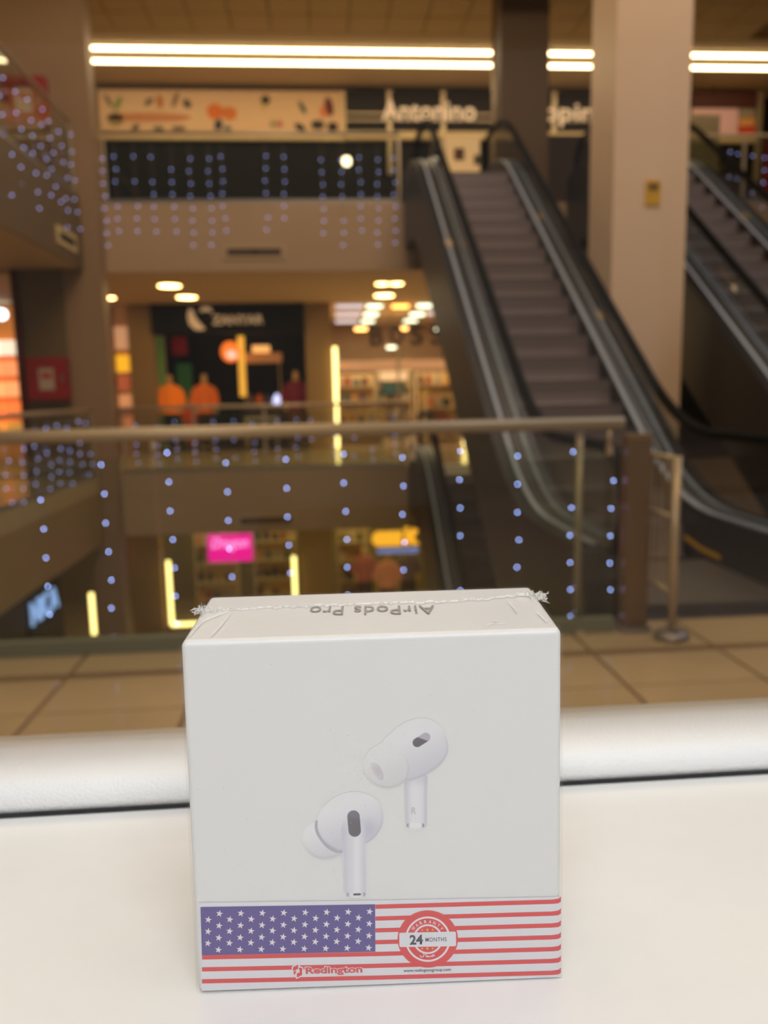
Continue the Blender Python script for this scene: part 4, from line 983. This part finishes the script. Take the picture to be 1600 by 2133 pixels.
body_paint(sd, (226,227,231), (196,196,208), (.45, .89), (600+1090/4, 1480+330/4), 68)
cp = capsule((1076,266), (1148,221), 38); paint(mixc((100,97,103), (176,168,182), ss(-1.5, 1.5, (X-(600+1110/4))*.35-(Y-(1480+232/4))*.94)), ss(.6, -.6, cp))
sd = sdf(cr([(795,268),(740,290),(685,330),(648,385),(636,450),(645,520),(680,575),(730,615),(790,638),(850,642),(910,628),(960,600),(990,560),(1008,500),(1002,430),(972,365),(925,305),(865,265)]))
body_paint(sd, (225,225,227), (209,209,211), (.4, .9), (600+820/4, 1480+450/4), 50, rimdark=(184,184,190), rw=6)
th = math.radians(58); dx = X-(600+738/4); dy = Y-(1480+502/4); a_ = dx*math.cos(th)+dy*math.sin(th); b_ = -dx*math.sin(th)+dy*math.cos(th)
e = np.sqrt((a_/19.5)**2+(b_/9.2)**2); paint(mixc((190,184,192), (214,212,216), ss(.3, 1.0, e)*.5+ss(-9, 9, -dx)*.4), ss(1.12, .92, e))
sdr = np.abs(e-1.0); paint(np.array([176,170,178.])*np.ones((H_, W_, 3)), ss(.22, .05, sdr)*ss(-4, 8, dx*.8-dy*.2)*.55)
# left earphone
sd = sdf(cr([(260,925),(190,942),(146,985),(126,1045),(132,1110),(165,1170),(220,1213),(285,1234),(350,1230),(410,1210),(455,1180),(440,1050),(330,930)]))
body_paint(sd, (230,230,232), (206,206,212), (.3, .95), (600+280/4, 1480+1080/4), 44, rimdark=(186,186,194), rw=7)
sd = sdf(cr([(243,912),(223,950),(230,1010),(262,1070),(310,1130),(370,1172),(420,1184),(458,1172),(440,1100),(330,950)])); paint(np.array([172,168,180.])*np.ones((H_, W_, 3)), ss(.7, -.7, sd))
sd = sdf(cr([(247,925),(263,858),(310,790),(380,732),(460,694),(550,681),(640,691),(720,730),(770,800),(791,880),(780,960),(742,1030),(690,1082),(640,1110),(560,1140),(455,1168),(380,1145),(305,1090),(255,1005)]))
body_paint(sd, (228,229,232), (200,200,212), (.35, .93), (600+520/4, 1480+900/4), 60, rw=6)
paint(np.array([184,186,202.])*np.ones((H_, W_, 3)), ss(.7, -.7, sd)*ss(26, 0, np.hypot(X-(600+672/4), (Y-(1480+985/4))*.75))*.75)
sd = sdf(cr([(440,1050),(445,960),(485,870),(545,835),(605,855),(640,930),(645,1050),(645,1200),(650,1500),(642,1535),(600,1552),(540,1560),(498,1550),(474,1510),(468,1440),(465,1300),(455,1150)]))
u = (X-(600+553/4))/24.0; col = mixc((228,228,232), (200,200,212), ss(.1, 1.0, np.abs(u-.1))); k_ = ss(0, 1, 1-np.abs(u+.25)*2.2)[..., None]*.5; col = col*(1-k_)+np.array([206,206,216.])*k_
paint(col, ss(.7, -.7, sd)*ss(1480+880/4, 1480+1010/4, Y))
cp = capsule((546,882), (556,998), 52); paint(mixc((104,102,108), (124,116,130), ss(10, -14, Y-(1480+900/4))), ss(.6, -.6, cp))
cp = capsule((505,1532), (628,1530), 18); paint(mixc((222,222,226), (158,156,162), ss(.55, 1.0, np.abs((X-(600+566/4))/19.0))), ss(.8, -.6, cp))
cp = capsule((552,1531), (600,1529), 8); paint(np.array([96,92,96.])*np.ones((H_, W_, 3)), ss(.8, -.4, cp))
_k = (alpha*np.clip((img.mean(2)-150)/60, 0, 1))[..., None]; img = img*(1-.2*_k)+WHT*.2*_k-_k*np.array([6, 6, 7.]); img = np.clip(img, 0, 255)
lin = np.where(img/255 <= .04045, img/255/12.92, ((img/255+.055)/1.055)**2.4)
wl = ((216/255+.055)/1.055)**2.4; alb = lin/np.array([wl, wl, ((214/255+.055)/1.055)**2.4])*np.array(rgb(228, 228, 228)[:3])
keep = (alpha[:-1, :-1] > .003) | (alpha[1:, 1:] > .003) | (alpha[1:, :-1] > .003) | (alpha[:-1, 1:] > .003)
used = np.zeros((H_, W_), bool); used[:-1, :-1] |= keep; used[1:, 1:] |= keep; used[1:, :-1] |= keep; used[:-1, 1:] |= keep
idx = -np.ones((H_, W_), int); idx[used] = np.arange(used.sum())
co = []
d0 = np.array(_F); dr = np.array(_R); du = np.array(_U); nn = np.array(fn); pc = float((PO-CAM).dot(fn))
xx = X[used]; yy = Y[used]; D = d0+np.outer((xx-800)/F_PX, dr)-np.outer((yy-1066.5)/F_PX, du)
T = pc/(D@nn); co = np.array(CAM)+D*T[:, None]+nn*.00012-np.array(O)
jj, ii = np.nonzero(keep); faces = np.stack([idx[jj, ii], idx[jj+1, ii], idx[jj+1, ii+1], idx[jj, ii+1]], 1)
me = bpy.data.meshes.new('earphone_print'); me.from_pydata(co.tolist(), [], faces.tolist())
ca = me.color_attributes.new('ink', 'FLOAT_COLOR', 'POINT'); cc = np.ones((len(co), 4)); cc[:, :3] = alb[used]; ca.data.foreach_set('color', cc.ravel())
mp = mat('earphone_print', (1, 1, 1, 1), .42); n = mp.node_tree.nodes.new('ShaderNodeVertexColor'); n.layer_name = 'ink'; mp.node_tree.links.new(n.outputs['Color'], mp.node_tree.nodes['Principled BSDF'].inputs['Base Color'])
me.materials.append(mp); ep = bpy.data.objects.new('earphone_print', me); C.objects.link(ep); ep.parent = bx; ep['label'] = 'printed picture of two white earphones'
ftext('R', 862, 1688, 9.5, 14, mat('pale_grey_ink', rgb(196, 194, 200), .5), .0002, name='lettering', parent=bx, rot=.02)
# stray specks on the card
spk = mat('grey_speck', rgb(178, 178, 178), .7); v = []; f = []
for k in range(46):
    x = rnd.uniform(395, 1155); y = rnd.uniform(1360, 1860); r = rnd.uniform(.4, 1.1); b0 = len(v)
    v += [(x-r, y), (x, y+r*rnd.uniform(.6, 2)), (x+r, y), (x, y-r)]; f.append((b0, b0+1, b0+2, b0+3))
pmesh('speck', v, f, spk, .0002, bx)['kind'] = 'stuff'
# top lettering (read from the other side)
TX = (TR-TL).normalized(); TY = ((KL+KR)/2-(TL+TR)/2).normalized(); TN = TX.cross(TY)
def TP(px, py, lift=0): 
    d = ray(px, py); t = (TL-CAM).dot(TN)/d.dot(TN); return CAM+d*t+TN*lift-O
me = text_mesh('AirPods Pro', 1.0, bold=.0, space=1.05); vs = [q.co.copy() for q in me.vertices]
x0 = min(q.x for q in vs); x1 = max(q.x for q in vs); y0 = min(q.y for q in vs); y1 = max(q.y for q in vs)
A_ = TP(907, 1270.5, .0003); B_ = TP(645, 1273.5, .0003); up = TP(776, 1281, .0003)-TP(776, 1263.5, .0003)
for q, c in zip(me.vertices, vs): q.co = A_+(B_-A_)*((c.x-x0)/(x1-x0)) + up*(((c.y-y0)/(y1-y0))-.5)
me.materials.clear(); me.materials.append(mat('silver_foil_print', rgb(158, 154, 148), .5)); o = bpy.data.objects.new('top_lettering', me); C.objects.link(o); o.parent = bx

# ---- shrink wrap film: thin glossy skin, slightly loose, with a crumpled seam
film = glass('shrink_film', (.985, .985, .985, 1), .0, .12); nt = film.node_tree
mxn = [q for q in nt.nodes if q.type == 'MIX_SHADER'][0]
for l in list(mxn.inputs[0].links): nt.links.remove(l)
mxn.inputs[0].default_value = .045
gl = [q for q in nt.nodes if q.type == 'BSDF_GLOSSY'][0]
tcn = nt.nodes.new('ShaderNodeTexCoord'); mpn = nt.nodes.new('ShaderNodeMapping'); mpn.inputs['Scale'].default_value = (60, 60, 90)
nz = nt.nodes.new('ShaderNodeTexNoise'); nz.inputs['Scale'].default_value = 1.0; nz.inputs['Detail'].default_value = 2; bpn = nt.nodes.new('ShaderNodeBump'); bpn.inputs['Strength'].default_value = .25; bpn.inputs['Distance'].default_value = .002
nt.links.new(tcn.outputs['Object'], mpn.inputs[0]); nt.links.new(mpn.outputs[0], nz.inputs['Vector']); nt.links.new(nz.outputs['Fac'], bpn.inputs['Height']); nt.links.new(bpn.outputs['Normal'], gl.inputs['Normal'])
mb = MB(); g = .0006; cen = (BL+TR+KL+KR2)/4
def ex(p, up_=1): 
    q = p-O; return (q.x*(1+g/.05), (q.y)*(1+g/.023), q.z+(g*.8 if up_ else 0))
mb.v = [ex(BL, 0), ex(BR, 0), ex(KR2, 0), ex(KL2, 0), ex(TL), ex(TR), ex(KR), ex(KL)]
mb.f = [(4,5,6,7),(0,1,5,4),(1,2,6,5),(2,3,7,6),(3,0,4,7)]
fo_ = mb.build('shrink_wrap', film, bx, bevel=.0014, seg=3); fo_['label'] = 'clear shrink film around the box'
# seam: crinkled translucent ridge across the top
M['crinkle'] = mat('crinkled_film', rgb(245, 245, 242), .25, spec=.8); M['crinkle'].node_tree.nodes['Principled BSDF'].inputs['Alpha'].default_value = .5
mb = MB(); n = 150; S0 = TP(407, 1281, .0004); S1 = TP(1134, 1245, .0004)
path = []
for k in range(n+1):
    t = k/n; px = 407+(1134-407)*t; py = 1281-(1281-1246)*(t**1.0) - 7*math.sin(PI*t)*0 
    py = float(np.interp(px, [405, 450, 600, 760, 900, 1000, 1080, 1135], [1283, 1274, 1266, 1260, 1256, 1250, 1242, 1246]))
    endf = max(0, 1-min(t, 1-t)/.10); h = .0005+.0022*endf*rnd.uniform(.4, 1)
    p = TP(px, py + rnd.uniform(-2.0, 2.0)*(1+2*endf), .0003)
    path.append((p, h, .0006+.0012*endf))
for k, (p, h, w_) in enumerate(path):
    j = rnd.uniform(-1, 1)*w_*.6
    for q in (p-TY*w_, p-TY*w_*.3+TN*h*.8+TY*j, p+TY*w_*.4+TN*h*rnd.uniform(.5, 1), p+TY*w_): mb.v.append(tuple(q))
for k in range(n):
    for i in range(3): a = 4*k+i; mb.f.append((a, a+1, a+5, a+4))
o = mb.build('seam', M['crinkle'], bx); o['label'] = 'crumpled film seam across the top'
# torn tufts where the seam meets the corners
for (px, py, sgn) in ((420, 1278, -1), (1122, 1250, 1)):
    mb = MB()
    for k in range(46):
        p = TP(px+rnd.uniform(-16, 16), py+rnd.uniform(-9, 9), .0003); r = rnd.uniform(.0006, .0016)
        a, b, c = [Vector((rnd.uniform(-1, 1), rnd.uniform(-1, 1), rnd.uniform(-.1, 1)))*r for _ in range(3)]
        b0 = len(mb.v); mb.v += [tuple(p+a), tuple(p+b), tuple(p+c+TN*r*.6)]; mb.f.append((b0, b0+1, b0+2))
    mb.build('crumpled_film', M['crinkle'], bx)['kind'] = 'stuff'
# soft creases of film near the top corners
M['crease'] = M['crinkle']
mb = MB()
for pts in ([(395, 1330), (420, 1300), (455, 1285), (475, 1278)], [(440, 1330), (462, 1305), (478, 1285)], [(1012, 1307), (1030, 1302), (1050, 1304)], [(1060, 1258), (1072, 1270), (1078, 1282)], [(1120, 1280), (1140, 1300)]):
    b0 = len(mb.v)
    for i, (x, y) in enumerate(pts):
        p = TP(x, y, .0007); w_ = .0005*math.sin(PI*(i+.5)/len(pts))
        mb.v += [tuple(p-TX*w_), tuple(p+TN*.0003), tuple(p+TX*w_)]
    for i in range(len(pts)-1):
        a = b0+3*i; mb.f += [(a, a+1, a+4, a+3), (a+1, a+2, a+5, a+4)]
mb.build('film_creases', M['crease'], bx, smooth=True)['kind'] = 'stuff'
